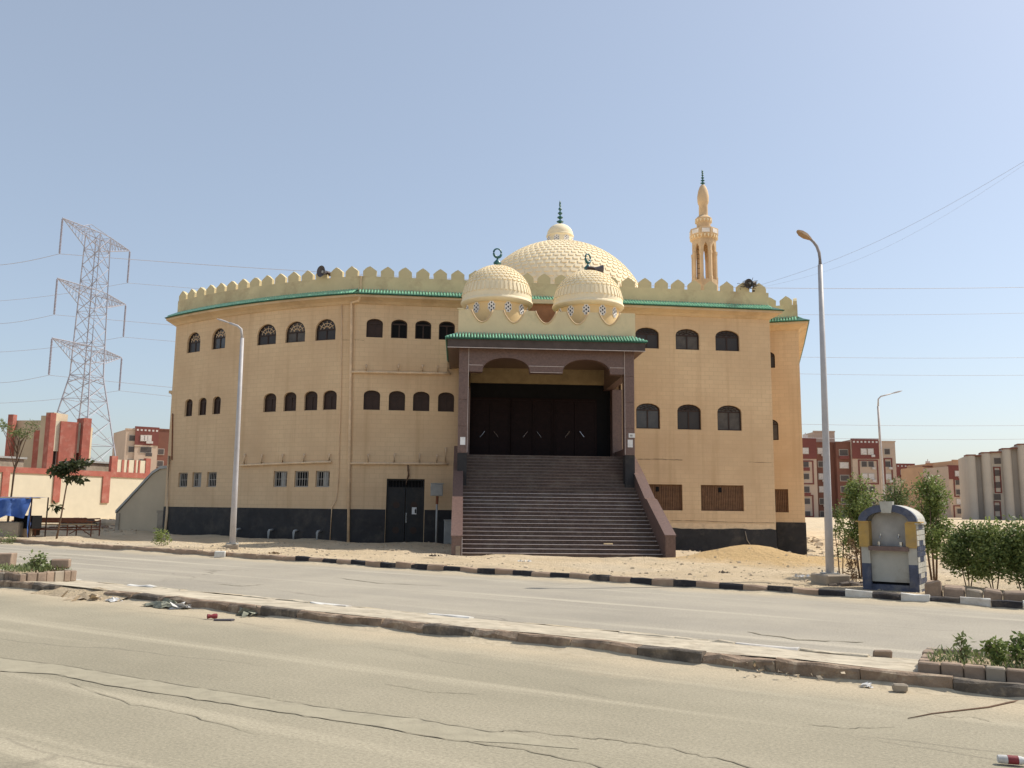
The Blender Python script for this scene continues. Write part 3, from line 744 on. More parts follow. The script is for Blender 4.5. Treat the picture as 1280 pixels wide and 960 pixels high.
mb = MB(); mb.prism([(.43, 1.36), (.49, 1.36), (.49, 1.52), (.45, 1.58), (.42, 1.5)], 'y', -.008, -.004); mb.build('notice_print', M_void, nt)
# cable hanging above the door
x, z = B.plane(510, 581, -.05); x2, z2 = B.plane(509, 606, -.05)
mb = MB(); mb.tube([(x, -.06, z), (x+.02, -.07, z-.25), (x+.04, -.08, z-.45), (x-.05, -.07, z-.75), (x-.06, -.06, z2)], [.03, .045, .05, .025, .02], 6); mb.build('hanging_cable', M_trunk, mosque, smooth=True)

M_wcrack = simple('plaster_crack', (.26, .18, .11), .95)
M_wpatch = simple('raw_render', (.74, .56, .36), .95, .12, 4, dirt=(.58, .43, .28), dsc=5)
def wall_line(pxs, w, mat, name, d=.004, n=8, jit=.006):
    pts = []
    P = [wpix(*q) for q in pxs]
    for a, b in zip(P[:-1], P[1:]):
        for k in range(n): pts.append((a[0]+(b[0]-a[0])*k/n, a[1]+(b[1]-a[1])*k/n+random.gauss(0, jit)))
    pts.append(P[-1]); mb = MB(); vs = []
    for (s_, z) in pts:
        ww = w*random.uniform(.4, 1.2)/2; vs += [wpos(s_, d, z-ww), wpos(s_, d, z+ww)]
    mb.add(vs, [(2*k, 2*k+1, 2*k+3, 2*k+2) for k in range(len(pts)-1)]); return mb.build(name, mat, mosque, clean=False)
wall_line([(797, 574), (825, 574), (853, 575)], .035, M_wcrack, 'plaster_crack')
wall_line([(838, 650.5), (880, 651.5), (930, 653), (968, 653.5)], .030, M_wcrack, 'plaster_crack')
wall_line([(936, 577.5), (968, 579)], .02, M_wcrack, 'plaster_crack')
wall_line([(443, 425), (455, 425.5)], .02, M_wcrack, 'plaster_crack'); wall_line([(428, 425), (441, 425)], .02, M_wcrack, 'plaster_crack')
s_0, z_0 = wpix(838, 653); s_1, z_1 = wpix(969, 656)
mb = MB(); vs = []
for k in range(25):
    s_ = s_0+(s_1-s_0)*k/24; vs += [wpos(s_, .006, zPR-.02), wpos(s_, .006, z_0+(z_1-z_0)*k/24+random.uniform(-.02, .01))]
mb.add(vs, [(2*k, 2*k+1, 2*k+3, 2*k+2) for k in range(24)]); mb.build('raw_render_band', M_wpatch, mosque, clean=False)
mb = MB(); mb.tube([wpos(*(lambda q: (q[0], .05+.03*i, q[1]))(wpix(*p))) for i, p in enumerate(((931, 664), (933, 675), (940, 686), (952, 699)))], .022, 5); mb.build('loose_cable', M_conc, mosque, smooth=True)
# --- wall pipes
def pipe_path(pxs, d=.09, i0=0): return [wpos(*(lambda q: (q[0], d, q[1]))(wpix(*p))) for p in pxs]
mb = MB(); P = pipe_path([(436.5, 679), (438.8, 520), (440.8, 385)]); tp = pipe_path([(441.2, 379)], .14)+pipe_path([(449, 377)], .2)+pipe_path([(451, 372)], .42)
mb.tube(P+tp, .062, 8); mb.build('drain_pipe', M_pipe, mosque, smooth=True)
mb = MB(); sp_, zp_ = wpix(451, 360); mb.tube([wpos(sp_, .06, zE-.1), wpos(sp_, .06, zM0-.02)], .05, 8); mb.build('roof_pipe', M_plaster, mosque)
mb = MB(); mb.tube(pipe_path([(428, 374), (427, 480), (423.5, 600), (421, 625), (415.5, 634), (413, 680)], .05), .022, 6); mb.build('cable_conduit', M_pipe, mosque, smooth=True)
mb = MB(); mb.tube(pipe_path([(213, 570), (210.5, 640), (208, 668)], .08), .06, 8); mb.build('drain_pipe', M_pipe, mosque, smooth=True)
mb = MB(); mb.tube(pipe_path([(216.5, 517), (215.5, 575)], .035), .03, 6); mb.build('rusty_conduit', M_rust, mosque)
def hpipe(px0, y0, px1, y1, stubs, long=()):
    a = wpix(px0, y0); b = wpix(px1, y1); n = 12; d = .10
    mb = MB(); mb.tube([wpos(a[0]+(b[0]-a[0])*k/n, d, a[1]+(b[1]-a[1])*k/n) for k in range(n+1)], .052, 8)
    o = mb.build('waste_pipe', M_pipe, mosque, smooth=True)
    for (sx, st) in stubs:
        s, z = wpix(sx, st); t = (s-a[0])/(b[0]-a[0]); zl = a[1]+(b[1]-a[1])*t
        mb = MB(); mb.tube([wpos(s, d-.003, zl+.03), wpos(s, d, z-.05), wpos(s, d-.05, z)], .042, 8); mb.build('pipe_stub', M_pipe, o, smooth=True)
hpipe(441, 465.5, 563, 467.5, ((458, 456.5), (498, 456.5), (528, 456.5), (547, 458), (560, 441)))
hpipe(437, 579.5, 560, 580, ((460.5, 568), (493, 567.5), (524.5, 568), (546, 569), (557, 560)))
hpipe(302, 582, 415.5, 577.5, ((307.5, 568), (329, 568.5), (355, 568), (381.5, 568), (413, 567.5)))
for i, px in enumerate((300, 340.5, 371.5, 400.5)):
    s, z = wpix(px, 681); mb = MB(); mb.tube([wpos(s, .30, -.3), wpos(s, .30, .40), wpos(s, .26, .46), wpos(s, .03, .48)], .055, 8); mb.build('soil_pipe', M_grey, mosque, smooth=True)

# --- porch
pc = B.m @ Vector((8.0, 0, 0))
def pixl(f, px, py, y): return f.plane(px, py, y)
pc = B.m @ Vector((B.plane(679, 560, 0)[0], -.30, 0))
P_ = Frame((pc.x, pc.y), .06)
PM = B.i @ P_.m                                          # porch frame -> mosque frame
VF = 9.9; VL = 2.35; VP = 5.1
xl = P_.plane(577, 697, -VF)[0]; xr = P_.plane(831, 701, -VF)[0]; z0s = P_.plane(700, 699, -VF)[1]
zl = P_.plane(670, 570, -VL)[1]
pil = [P_.plane(x, 500, -VP)[0] for x in (573, 585, 781, 793)]
print('porch', xl, xr, z0s, zl, 'pillars', pil, 'foot z', P_.plane(580, 607, -VP)[1])
cx = (xl+xr)/2; XL, XR = xl, xr
XPL = (pil[0], pil[1]); XPR = (pil[2], pil[3])
NST = 29; tr = (VF-VL)/NST; zb0 = min(z0s-.10, -.05); rise = (zl-zb0)/NST
def pbuild(mb, name, mat, parent, **k):
    mb.v = [tuple(PM @ Vector(v)) for v in mb.v]; return mb.build(name, mat, parent, **k)
lean = lambda v: (0, 0)
def stair_x(v):                                           # stairs widen a touch towards the street
    return XL, XR
mb = MB(); prof = [(-VF+.02, -1), (-VL, -1), (-VL+1.0, -1), (-VL+1.0, zl-.06), (-VL, zl-.06)]
mb.box(XL+.01, XR-.01, -VL+.01, .3, -1, zl-.002)
stair = pbuild(mb, 'staircase', M_granite2, mosque)
for i in range(NST):
    v0 = VF-tr*i; zt = zb0+rise*(i+1)
    mb = MB(); mb.box(XL+.005, XR-.005, -v0+.03, -v0+tr+.035, zt-rise-.25, zt-.03)       # riser block
    mb.box(XL+.006, XR-.006, -v0, -v0+tr+.03, zt-.035+.003, zt)                                     # tread slab with lip
    pbuild(mb, 'step', M_granite2, stair)
    mb = MB(); mb.box(XL+.01, XR-.01, -v0-.004, -v0+(.04 if i < 17 else .015), zt-(.012 if i < 17 else .02), zt+.003); pbuild(mb, 'painted_tread_edge', M_joint if i < 17 else M_jointd, stair)  # tread edge tone painted in: pale for sunlit steps, darker under roof shade
mb = MB(); mb.box(XL, XR, -VL+.02, .4, zl-.05, zl+.001); pbuild(mb, 'landing', M_granite2, stair)
def zst(v): return zb0+(VF-v)/tr*rise
TH = .34
for side in (-1, 1):
    xi = XL if side < 0 else XR; xo = xi+side*TH; a, b = min(xi, xo), max(xi, xo)
    zf = .70 if side > 0 else .62
    prof = [(-VF-.12, -1), (-VF-.12, zf), (-VF+2.55, 1.88), (-VF+2.9, 1.93), (-VP-.1, zst(VP)+.55), (-VL-.3, zl+.30), (.2, zl+.30), (.2, -1)]
    mb = MB(); mb.prism(prof, 'x', a, b); pw = pbuild(mb, 'stair_parapet', M_granite, stair)
    mb = MB(); 
    cop = [(y, z) for y, z in prof[1:6]]
    up = [(y, z+.05) for y, z in cop]; mb.prism(cop[:1]+[(cop[0][0]-.02, cop[0][1])]+[(up[0][0]-.02, up[0][1])]+up[1:]+cop[:0:-1], 'x', a-.02, b+.02)
    pbuild(mb, 'coping', M_granite, stair)
    if side < 0:
        mb = MB(); mb.box(xi-.002, xi+.014, -VF-.13, -VF-.115, -.6, zf+.03); pbuild(mb, 'edge_strip', M_joint, stair)
        mb = MB(); mb.box(xi-.20, xi-.05, -VF-.14, -VF-.121, .0, .0+.34); q = pbuild(mb, 'broken_tile', M_conc, stair)
zRoof = P_.plane(690, 436, -VP-.0)[1]; zBeam = P_.plane(680, 466, -VP)[1]
zarch = P_.plane(632, 447, -VP)[1]
print('roof z', zRoof, 'beam', zBeam, zarch)
for (a, b) in (XPL, XPR):
    left = a < 0
    mb = MB(); zz = 1.5; prev = zst(VP)-.4
    zf = P_.plane(580, 566, -VP)[1]
    # granite cladding in slabs with a thin joint
    zs = [zf+(zRoof-zf)*k/4 for k in range(5)]
    mb.box(a+.02, b-.02, -VP+.02, -VP+.48, prev, zRoof)
    pl = pbuild(mb, 'pillar', M_granite, mosque)
    for k in range(4):
        mb = MB(); mb.box(a, b, -VP, -VP+.5, zs[k]+.004, zs[k+1]-.004); pbuild(mb, 'cladding_slab', M_granite, pl, bevel=.006)
    mb = MB(); mb.box(a+.004, b-.004, -VP+.006, -VP+.49, prev, zf); pbuild(mb, 'bare_base', M_black, pl)
    xe = b if left else a
    mb = MB(); mb.box(xe-.007, xe+.007, -VP-.005, -VP+.012, zf+.02, zRoof-.02); pbuild(mb, 'corner_strip', M_joint, pl)
    zn = P_.plane(579, 556, -VP)[1]; mb = MB(); c = (a+b)/2
    mb.box(c-.09, c+.11, -VP-.01, -VP-.002, zn, zn+.30); pbuild(mb, 'paper_notice', M_paper, pl)
    if not left:
        mb = MB(); mb.box(c-.05, c+.20, -VP-.012, -VP-.003, zn+.38, zn+.55); pbuild(mb, 'torn_poster', M_paper, pl)
        mb = MB(); mb.box(c+.0, c+.10, -VP-.014, -VP-.012, zn+.42, zn+.50); pbuild(mb, 'poster_print', M_grey, pl)
# beam with two segmental arches
def under(ax0, ax1, zb, zt, n=12):
    c = (ax0+ax1)/2; a = (ax1-ax0)/2; return [(c-a*cos(pi*k/n), zb+(zt-zb)*sin(pi*k/n)**.8) for k in range(n+1)]
ar = [P_.plane(x, 463, -VP)[0] for x in (603, 662.5, 703.5, 763)]
x0, x1 = XPL[1], XPR[0]
poly = [(x0, zRoof), (x0, zBeam)] + under(ar[0], ar[1], zBeam, zarch) + under(ar[2], ar[3], zBeam, zarch) + [(x1, zBeam), (x1, zRoof)]
mb = MB(); mb.prism(poly, 'y', -VP+.03, -VP+.42); bm_ = pbuild(mb, 'arched_beam', M_granite, mosque)
zj = P_.plane(640, 457, -VP)[1]
for (a, b) in ((x0, ar[0]+.02), (ar[1]-.05, ar[2]+.05), (ar[3]-.02, x1)):
    mb = MB(); mb.box(a, b, -VP+.018, -VP+.031, zj-.008, zj+.008); pbuild(mb, 'joint_strip', M_joint, bm_)
mb = MB(); mb.box(ar[1]+.02, ar[2]-.02, -VP+.018, -VP+.031, zBeam+.005, zBeam+.02); pbuild(mb, 'joint_strip', M_joint, bm_)
for (a, b) in (XPL, XPR):
    mb = MB(); mb.box(a+.01, b-.01, -VP+.5, -.05, zBeam+.01, zRoof); pbuild(mb, 'side_beam', M_granite, mosque)
# inner pilasters against the facade
dx0 = P_.plane(587, 560, -.15)[0]; dx1 = P_.plane(763, 560, -.15)[0]; zd = P_.plane(680, 480, -.15)[1]
for (a, b) in ((dx0-.5, dx0-.02), (dx1+.02, dx1+.45)):
    mb = MB(); mb.box(a, b, -.62, .3, zl-.3, zBeam); pbuild(mb, 'pilaster', M_granite, mosque)
mb = MB(); mb.box(dx1+.47, dx1+.85, -.30, .3, zl-.3, zRoof); pbuild(mb, 'return_wall', M_plaster, mosque)
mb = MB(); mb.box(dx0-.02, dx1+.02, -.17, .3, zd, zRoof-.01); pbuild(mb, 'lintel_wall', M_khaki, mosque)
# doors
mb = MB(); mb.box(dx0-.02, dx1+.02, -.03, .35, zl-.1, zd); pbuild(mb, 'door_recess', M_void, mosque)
n = 3; wdo = (dx1-dx0)/3
hx = [(603, 620), (656.5, 673.5), (709, 727)]
for k in range(3):
    c = sum(P_.plane(x, 545, -.1)[0] for x in hx[k])/2; hw = wdo/2-.12
    mb = MB(); dzt = zd-.75
    mb.box(c-hw-.08, c-hw, -.12, -.02, zl, dzt); mb.box(c+hw, c+hw+.08, -.12, -.02, zl, dzt); mb.box(c-hw-.08, c+hw+.08, -.121, -.02, dzt, dzt+.1)
    e = pbuild(mb, 'entrance_door', M_dooroak, mosque)
    for sg in (-1, 1):
        a, b = (c-hw, c-.01) if sg < 0 else (c+.01, c+hw)
        mb = MB(); mb.box(a, b, -.09, -.03, zl+.01, dzt)
        for (za, zb2) in ((.15, .9), (1.25, 2.0), (2.1, dzt-zl-.12)): mb.box(a+.12, b-.12, -.105, -.09, zl+za, zl+zb2)
        pbuild(mb, 'door_leaf', M_dooroak, e)
        xx, zz = P_.plane(hx[k][0 if sg < 0 else 1], 543, -.1)
        mb = MB(); mb.tube([(xx+sg*.10, -.16, zz-.13), (xx-sg*.10, -.16, zz+.13)], .018, 6); 
        mb.tube([(xx+sg*.08, -.16, zz-.11), (xx+sg*.08, -.09, zz-.11)], .012, 5); mb.tube([(xx-sg*.08, -.16, zz+.11), (xx-sg*.08, -.09, zz+.11)], .012, 5)
        pbuild(mb, 'door_handle', M_chrome, e)
# roof slab, fascia, tile eave, scalloped parapet
EV = VP+.42
ex0 = P_.plane(559.5, 432, -EV)[0]; ex1 = P_.plane(806.5, 435, -EV)[0]; zf0 = P_.plane(680, 436, -EV)[1]; zf1 = P_.plane(680, 426, -EV)[1]; zt1 = zf1+.26
mb = MB(); mb.prism([(XPL[0]-.0, zRoof-.02), (XPR[1]+.0, zRoof-.02), (ex1-.02, zf0), (ex1-.02, zf1), (ex0+.02, zf1), (ex0+.02, zf0)], 'y', -EV+.03, .3)
rf = pbuild(mb, 'porch_roof', M_granite, mosque)
mb = MB(); mb.box(ex0, ex1, -EV, -EV+.06, zf0-.02, zf1); pbuild(mb, 'fascia', M_soffit, rf)
mb = MB(); mb.box(ex0-.01, ex1+.01, -EV-.012, -EV+.0, zf0-.022, zf0-.0); pbuild(mb, 'joint_strip', M_joint, rf)
def ptiles():
    mb = MB(); o_ = .07; i_ = .42
    # bed
    q = [(ex0-o_, -EV-o_), (ex1+o_, -EV-o_), (ex1+o_, .2), (ex0-o_, .2)]; r = [(ex0+i_, -EV+i_), (ex1-i_, -EV+i_), (ex1-i_, .2), (ex0+i_, .2)]
    vs = [(a, b, zf1) for a, b in q]+[(a, b, zt1) for a, b in r]+[(a, b, zf1+.04) for a, b in q]
    mb.add(vs, [(8, 9, 5, 4), (9, 10, 6, 5), (11, 8, 4, 7), (0, 1, 9, 8), (1, 2, 10, 9), (3, 0, 8, 11), (4, 5, 6, 7), (3, 2, 1, 0), (2, 3, 11, 7, 6, 10)])
    pbuild(mb, 'tile_bed', M_greend, rf)
    mb = MB(); pt = .118; hr = .038
    def half(p, q, t):
        vs = []
        for c in (p, q): vs += [Vector(c)+Vector(t)*(hr*cos(pi*k/4))+Vector((0, 0, hr*1.05*sin(pi*k/4))) for k in range(5)]
        mb.add(vs, [(k, k+1, 6+k, 5+k) for k in range(4)]+[(5, 6, 7, 8, 9)])
    x = ex0
    while x < ex1:
        tt = min(1, (x-ex0+o_)/(i_+o_), (ex1-x+o_)/(i_+o_))
        half((x, -EV-o_-.03+(i_+o_)*tt, zf1+.06+(zt1-zf1)*tt), (x, -EV-o_-.03, zf1+.05), (1, 0, 0)); x += pt
    y = -EV
    while y < .1:
        tt = min(1, (y+EV+o_)/(i_+o_))
        for (xe, sg) in ((ex0-o_-.03, 1), (ex1+o_+.03, -1)):
            half((xe+sg*(i_+o_)*tt, y, zf1+.06+(zt1-zf1)*tt), (xe, y, zf1+.05), (0, 1, 0))
        y += pt
    o = pbuild(mb, 'roof_tiles', M_mint, rf, clean=False); o['kind'] = 'stuff'
ptiles()
PV = VP-.0
sx0 = P_.plane(573, 400, -PV)[0]; sx1 = P_.plane(794, 405, -PV)[0]; zs1 = P_.plane(680, 389.0, -PV)[1]; zs0 = zt1-.15; zlow = P_.plane(680, 404.5, -PV)[1]
def scallop_poly(a, b, cs, r):
    pts = [(a, zs0), (b, zs0), (b, zs1)]
    for c in reversed(cs):
        dep = zs1-zlow
        for k in range(13):
            t = k/12; xx = c+r-2*r*t; zz = zs1-dep*(sin(pi*t))**.8
            pts.append((xx, zz))
    pts.append((a, zs1)); return pts
cs = [P_.plane(x, 395, -PV)[0] for x in (602.5, 642.5, 682.5, 722, 762)]
mb = MB(); mb.prism(scallop_poly(sx0, sx1, cs, .42), 'y', -PV, -PV+.16); pp = pbuild(mb, 'scalloped_parapet', M_porchcream, mosque)
for c_ in cs:
    mb = MB(); mb.tube([(c_+.42-.84*k/16, -PV-.012, zs1-(zs1-zlow)*(sin(pi*k/16))**.8) for k in range(17)], .032, 6); pbuild(mb, 'scallop_moulding', M_dome if False else M_plaster, pp, smooth=True)
for sg, xx in ((-1, sx0), (1, sx1-.16)):
    a, b = -PV+.162, -.05; cs2 = [a+(b-a)*(k+.5)/4 for k in range(4)]
    mb = MB(); mb.prism(scallop_poly(a, b, cs2, .475), 'x', xx+.002, xx+.158); pbuild(mb, 'scalloped_parapet', M_porchcream, mosque)
mb = MB(); mb.box(sx0-.05, sx0+.2, -PV-.02, -PV+.17, zs1-.0, zs1+.05); pbuild(mb, 'parapet_cap', M_porchcream, mosque)
mb = MB(); mb.box(sx0+.162, sx1-.162, -PV+.162, 0, zf1, zs0+.1); pbuild(mb, 'porch_deck', M_plaster, mosque)

x0_, z0_ = P_.plane(664, 408, -.30); x1_, z1_ = P_.plane(697, 380.5, -.30); zc_ = P_.plane(680, 375, -.30)[1]
mb = MB(); mb.box(x0_, x1_, -.30, .2, z0_-.3, z1_); hb = pbuild(mb, 'roof_doorway', simple('orange_wood', (.34, .16, .08), .8), mosque)
mb = MB(); mb.box(x0_-.15, x1_+.15, -.42, .2, z1_, zc_); pbuild(mb, 'doorway_lintel', M_porchcream, hb)
# --- domes
def dome_profile(R, Hh, n=14, p=1.0):
    return [(R*cos(pi/2*k/n), Hh*sin(pi/2*k/n)**p) for k in range(n+1)]
def lattice_panel(parent, mat_m, w, h, M, name='lattice_panel'):
    mb = MB(); poly = [(w*cos(2*pi*k/16)*(.5 if k % 2 else .41), h*sin(2*pi*k/16)*(.5 if k % 2 else .41)) for k in range(16)]
    mb.prism(poly, 'y', -.02, .03, M=M); o = mb.build(name, mat_m, parent)
    mb = MB()
    for k in range(6):
        a = 2*pi*k/6+.5; c = (w*.30*cos(a), h*.30*sin(a)); mb.prism([(c[0]+.030*cos(q), c[1]+.038*sin(q)) for q in [2*pi*j/5+k for j in range(5)]], 'y', -.026, -.0201, M=M)
    mb.prism([(.035*cos(q), .045*sin(q)) for q in [2*pi*j/6 for j in range(6)]], 'y', -.026, -.0201, M=M)
    mb.build('lattice_holes', M_void, o)
def finial(parent, c, h, ring, name='finial', spheres=3, ringr=.17, rz=0, k=1.0):
    kk = k
    mb = MB(); x, y, z = c
    prof = [(.0, 0), (.07, .0), (.05, h*.04)]
    zz = h*.05; step = h*.62/spheres
    for k in range(spheres):
        r = (.17-.028*k)*kk; prof += [(.035*kk, zz), (r, zz+step*.35), (r*.95, zz+step*.5), (.035, zz+step*.85)]; zz += step
    prof += [(.03, zz), (.025, zz+.05), (0, zz+.06)]
    mb.lathe(prof, 10, c); o = mb.build(name, M_teal, parent, smooth='auto')
    mb = MB(); pts = []; rad = []
    for k in range(19):
        a = -pi/2+2*pi*k/18; pts.append((x+ringr*cos(a)*cos(rz), y+ringr*cos(a)*sin(rz), z+zz+.04+ringr+ringr*1.1*sin(a))); rad.append(.036-.014*cos(a+pi/2)*-1 if False else .034-.016*(.5+.5*sin(a)))
    rad = [q*1.75 for q in rad]; mb.tube(pts, rad, 8); mb.build('crescent', M_teal, parent, smooth=True)
def proud_cells(R, Hh, rows, nseg, c, t0, t1, thick, fill=.62, seed=0):
    mb = MB(); 
    for i in range(rows):
        ta = t0+(t1-t0)*i/rows; tb = ta+(t1-t0)/rows*.62
        ns = nseg
        for k in range(ns):
            a0 = 2*pi*(k+(.5 if i % 2 else 0))/ns; a1 = a0+2*pi/ns*fill
            vs = []
            for rr in (0.0, thick):
                for (t, a) in ((ta, a0), (ta, a1), (tb, a1), (tb, a0)):
                    sh = .18*(a1-a0) if t == tb else 0
                    r = (R+rr-.01)*cos(t); z = (Hh+rr-.01)*sin(t); vs.append((c[0]+r*cos(a), c[1]+r*sin(a), c[2]+z))
            mb.add(vs, [(4, 5, 6, 7), (0, 1, 5, 4), (1, 2, 6, 5), (2, 3, 7, 6), (3, 0, 4, 7)])
    return mb
def small_dome(px, ztop_px, rim_px, vy):
    c0 = P_.plane(px, rim_px, -vy); top = P_.plane(px, ztop_px, -vy)[1]
    R = 46/F*(36.0)*.985; zr = c0[1]; zb = zs0-.15
    c = PM @ Vector((c0[0], -vy, 0)); 
    mb = MB(); mb.lathe([(R*.86, zb), (R*.86, zr-.16), (R*.90, zr-.10)], 32, (c.x, c.y, 0)); d = mb.build('dome_drum', M_drum, mosque, smooth='auto')
    mb = MB(); Hh = top-zr
    mb.lathe([(R*.88, zr-.14), (R*.97, zr-.07), (R*1.0, zr-.01), (R*.995, zr+.05), (R*.965, zr+.10)]+[(R*.965*cos(pi/2*k/14), zr+.10+(Hh-.10)*sin(pi/2*k/14)) for k in range(1, 15)], 40, (c.x, c.y, 0))
    dm = mb.build('dome', M_dome, mosque, smooth='auto')
    mb = proud_cells(R*.965, Hh-.10, 8, 38, (c.x, c.y, zr+.10), .44, 1.32, .05, .58)
    m2 = proud_cells(R*.965, Hh-.10, 1, 48, (c.x, c.y, zr+.10), .14, .55, .045, .45); mb.add(m2.v, m2.f)
    o = mb.build('dome_relief', M_dome, dm, clean=False); o['kind'] = 'stuff'
    for k in range(12):
        a = 2*pi*k/12+.26+pi; nrm = Vector((cos(a), sin(a), 0)); rz = atan2(nrm.x, -nrm.y)
        M = Matrix.Translation((c.x+nrm.x*R*.855, c.y+nrm.y*R*.855, zr-.36)) @ Matrix.Rotation(rz, 4, 'Z'); lattice_panel(d, M_white, .34, .50, M)
    finial(dm, (c.x, c.y, top-.03), .62, True, spheres=1, ringr=.17, rz=.2 if px < 700 else .7)
    return c, top
cA = small_dome(621, 333.5, 381, 3.3); cB = small_dome(735, 340, 385, 3.3)
# main dome
YD = 57.0; ct = at_depth(700, 305.5, YD); lc = B.loc((ct.x, ct.y, 0)); Rm = 5.9; zc = ct.z-5.7
mb = MB(); mb.lathe([(Rm*1.0, zE-.6), (Rm*1.0, zc-.2), (Rm*1.03, zc-.1), (Rm*1.03, zc+.05), (Rm, zc+.1)]+[(Rm*cos(pi/2*k/24), zc+.1+5.6*sin(pi/2*k/24)) for k in range(1, 25)], 64, (lc.x, lc.y, 0)); md = mb.build('main_dome', M_dome, mosque, smooth='auto')
mb = proud_cells(Rm, 5.6, 17, 62, (lc.x, lc.y, zc+.1), .15, 1.25, .055, .62); o = mb.build('dome_relief', M_dome, md, clean=False); o['kind'] = 'stuff'
lt = ct.z-.1; rl = .92
mb = MB(); mb.lathe([(rl*.96, lt-.3), (rl*.96, lt+.55), (rl*1.02, lt+.62), (rl*1.02, lt+.70), (rl*.97, lt+.74)]+[(rl*.97*cos(pi/2*k/10), lt+.74+.78*sin(pi/2*k/10)) for k in range(1, 11)], 28, (lc.x, lc.y, 0)); ln = mb.build('dome_lantern', M_dome, mosque, smooth='auto')
for k in range(8):
    a = 2*pi*k/8+.35; nrm = Vector((cos(a), sin(a), 0)); M = Matrix.Translation((lc.x+nrm.x*rl*.955, lc.y+nrm.y*rl*.955, lt+.30)) @ Matrix.Rotation(atan2(nrm.x, -nrm.y), 4, 'Z'); lattice_panel(ln, M_white, .44, .55, M)
finial(ln, (lc.x, lc.y, lt+1.48), 1.95, True, spheres=4, ringr=.16, rz=1.25, k=1.45)
# --- minaret
YM = 58.0
def zm(py): return at_depth(880, py, YM).z
q = at_depth(880.5, 330, YM); mc = B.loc((q.x, q.y, 0)); C3 = (mc.x, mc.y, 0); k_ = YM/F
mb = MB(); mb.lathe([(17*k_, zE-.5), (17*k_, zm(352))], 8, C3, .2); mn = mb.build('minaret_shaft', M_plaster, mosque)
for k in range(8):
    a = 2*pi*k/8+.2; p = (mc.x+14.2*k_*cos(a), mc.y+14.2*k_*sin(a)); mb = MB()
    mb.lathe([(3.1*k_, zm(356)), (3.1*k_, zm(349)), (2.5*k_, zm(348)), (2.5*k_, zm(322)), (3.0*k_, zm(320)), (3.0*k_, zm(317))], 6, (*p, 0), a); mb.build('minaret_column', M_plaster, mn)
    a2 = a+2*pi/8; p0 = Vector((mc.x+15.6*k_*cos(a), mc.y+15.6*k_*sin(a), 0)); p1 = Vector((mc.x+15.6*k_*cos(a2), mc.y+15.6*k_*sin(a2), 0)); L = (p1-p0).length; ang = atan2((p1-p0).y, (p1-p0).x)
    zt, zb = zm(302), zm(319); poly = [(0, zb), (.0+.16, zb), (L*.3, zb+(zt-zb)*.45), (L*.5, zb+(zt-zb)*.75), (L*.7, zb+(zt-zb)*.45), (L-.16, zb), (L, zb), (L, zt), (0, zt)]
    M = Matrix.Translation(p0) @ Matrix.Rotation(ang, 4, 'Z'); mb = MB(); mb.prism(poly, 'y', 0, .14, M=M); mb.build('minaret_arch', M_plaster, mn)
mb = MB(); mb.lathe([(0.5*k_, zm(356)), (.5*k_, zm(303))], 6, C3)
mb.v = []; mb.f = []; mb.mi = []
for sx in (-.16, .16): mb.tube([(mc.x-.35+sx, mc.y, zm(356)), (mc.x-.35+sx, mc.y, zm(304))], .022, 5)
for k in range(9): zz = zm(354)+(zm(306)-zm(354))*k/8; mb.tube([(mc.x-.51, mc.y, zz), (mc.x-.19, mc.y, zz)], .018, 5)
mb.build('ladder', M_frame, mn)
mb = MB(); mb.lathe([(14.5*k_, zm(303)), (15.5*k_, zm(301)), (18.5*k_, zm(296.5)), (18.8*k_, zm(296)), (18.8*k_, zm(288.5)), (17.5*k_, zm(288)), (17.3*k_, zm(291)), (9.5*k_, zm(291))], 8, C3, .2); bl = mb.build('minaret_balcony', M_plaster, mn)
for k in range(8):
    a = 2*pi*(k+.5)/8+.2; nrm = Vector((cos(a), sin(a), 0)); rr = 18.8*k_*cos(pi/8); M = Matrix.Translation((mc.x+nrm.x*rr, mc.y+nrm.y*rr, zm(292.3))) @ Matrix.Rotation(atan2(nrm.x, -nrm.y), 4, 'Z')
    mb = MB(); mb.box(-.26, .26, -.02, .02, -.15, .13, M=M); pn = mb.build('lettered_panel', M_white, bl)
for k in range(24):
    a = 2*pi*k/24; M = Matrix.Translation((mc.x+16.9*k_*cos(a), mc.y+16.9*k_*sin(a), zm(299))) @ Matrix.Rotation(a, 4, 'Z'); mb = MB(); mb.prism([(-.06, .12), (.06, .12), (0, -.10)], 'y', -.05, .05, M=M @ Matrix.Rotation(pi/2, 4, 'Z')); mb.build('bracket', M_dome, bl)
mb = MB(); mb.lathe([(8.8*k_, zm(291.5)), (8.8*k_, zm(280)), (9.2*k_, zm(279)), (10.6*k_, zm(276)), (10.8*k_, zm(274)), (9.8*k_, zm(273.4)), (8.0*k_, zm(271.5)), (5.8*k_, zm(270)), (5.6*k_, zm(257)), (6.6*k_, zm(255)), (7.2*k_, zm(252)), (7.4*k_, zm(246)), (6.2*k_, zm(239)), (4.0*k_, zm(233.5)), (1.8*k_, zm(231)), (0, zm(230.5))], 16, C3); up = mb.build('minaret_top', M_plaster, mn, smooth='auto')
for k in range(14):
    a = 2*pi*k/14; M = Matrix.Translation((mc.x+9.9*k_*cos(a), mc.y+9.9*k_*sin(a), zm(277.3))) @ Matrix.Rotation(a+pi/2, 4, 'Z'); mb = MB(); mb.prism([(-.07, .08), (.07, .08), (0, -.12)], 'y', -.05, .05, M=M); mb.build('bracket', M_dome, up)
finial(mn, (mc.x, mc.y, zm(231.5)), 1.25, True, spheres=4, ringr=.10, rz=1.0)
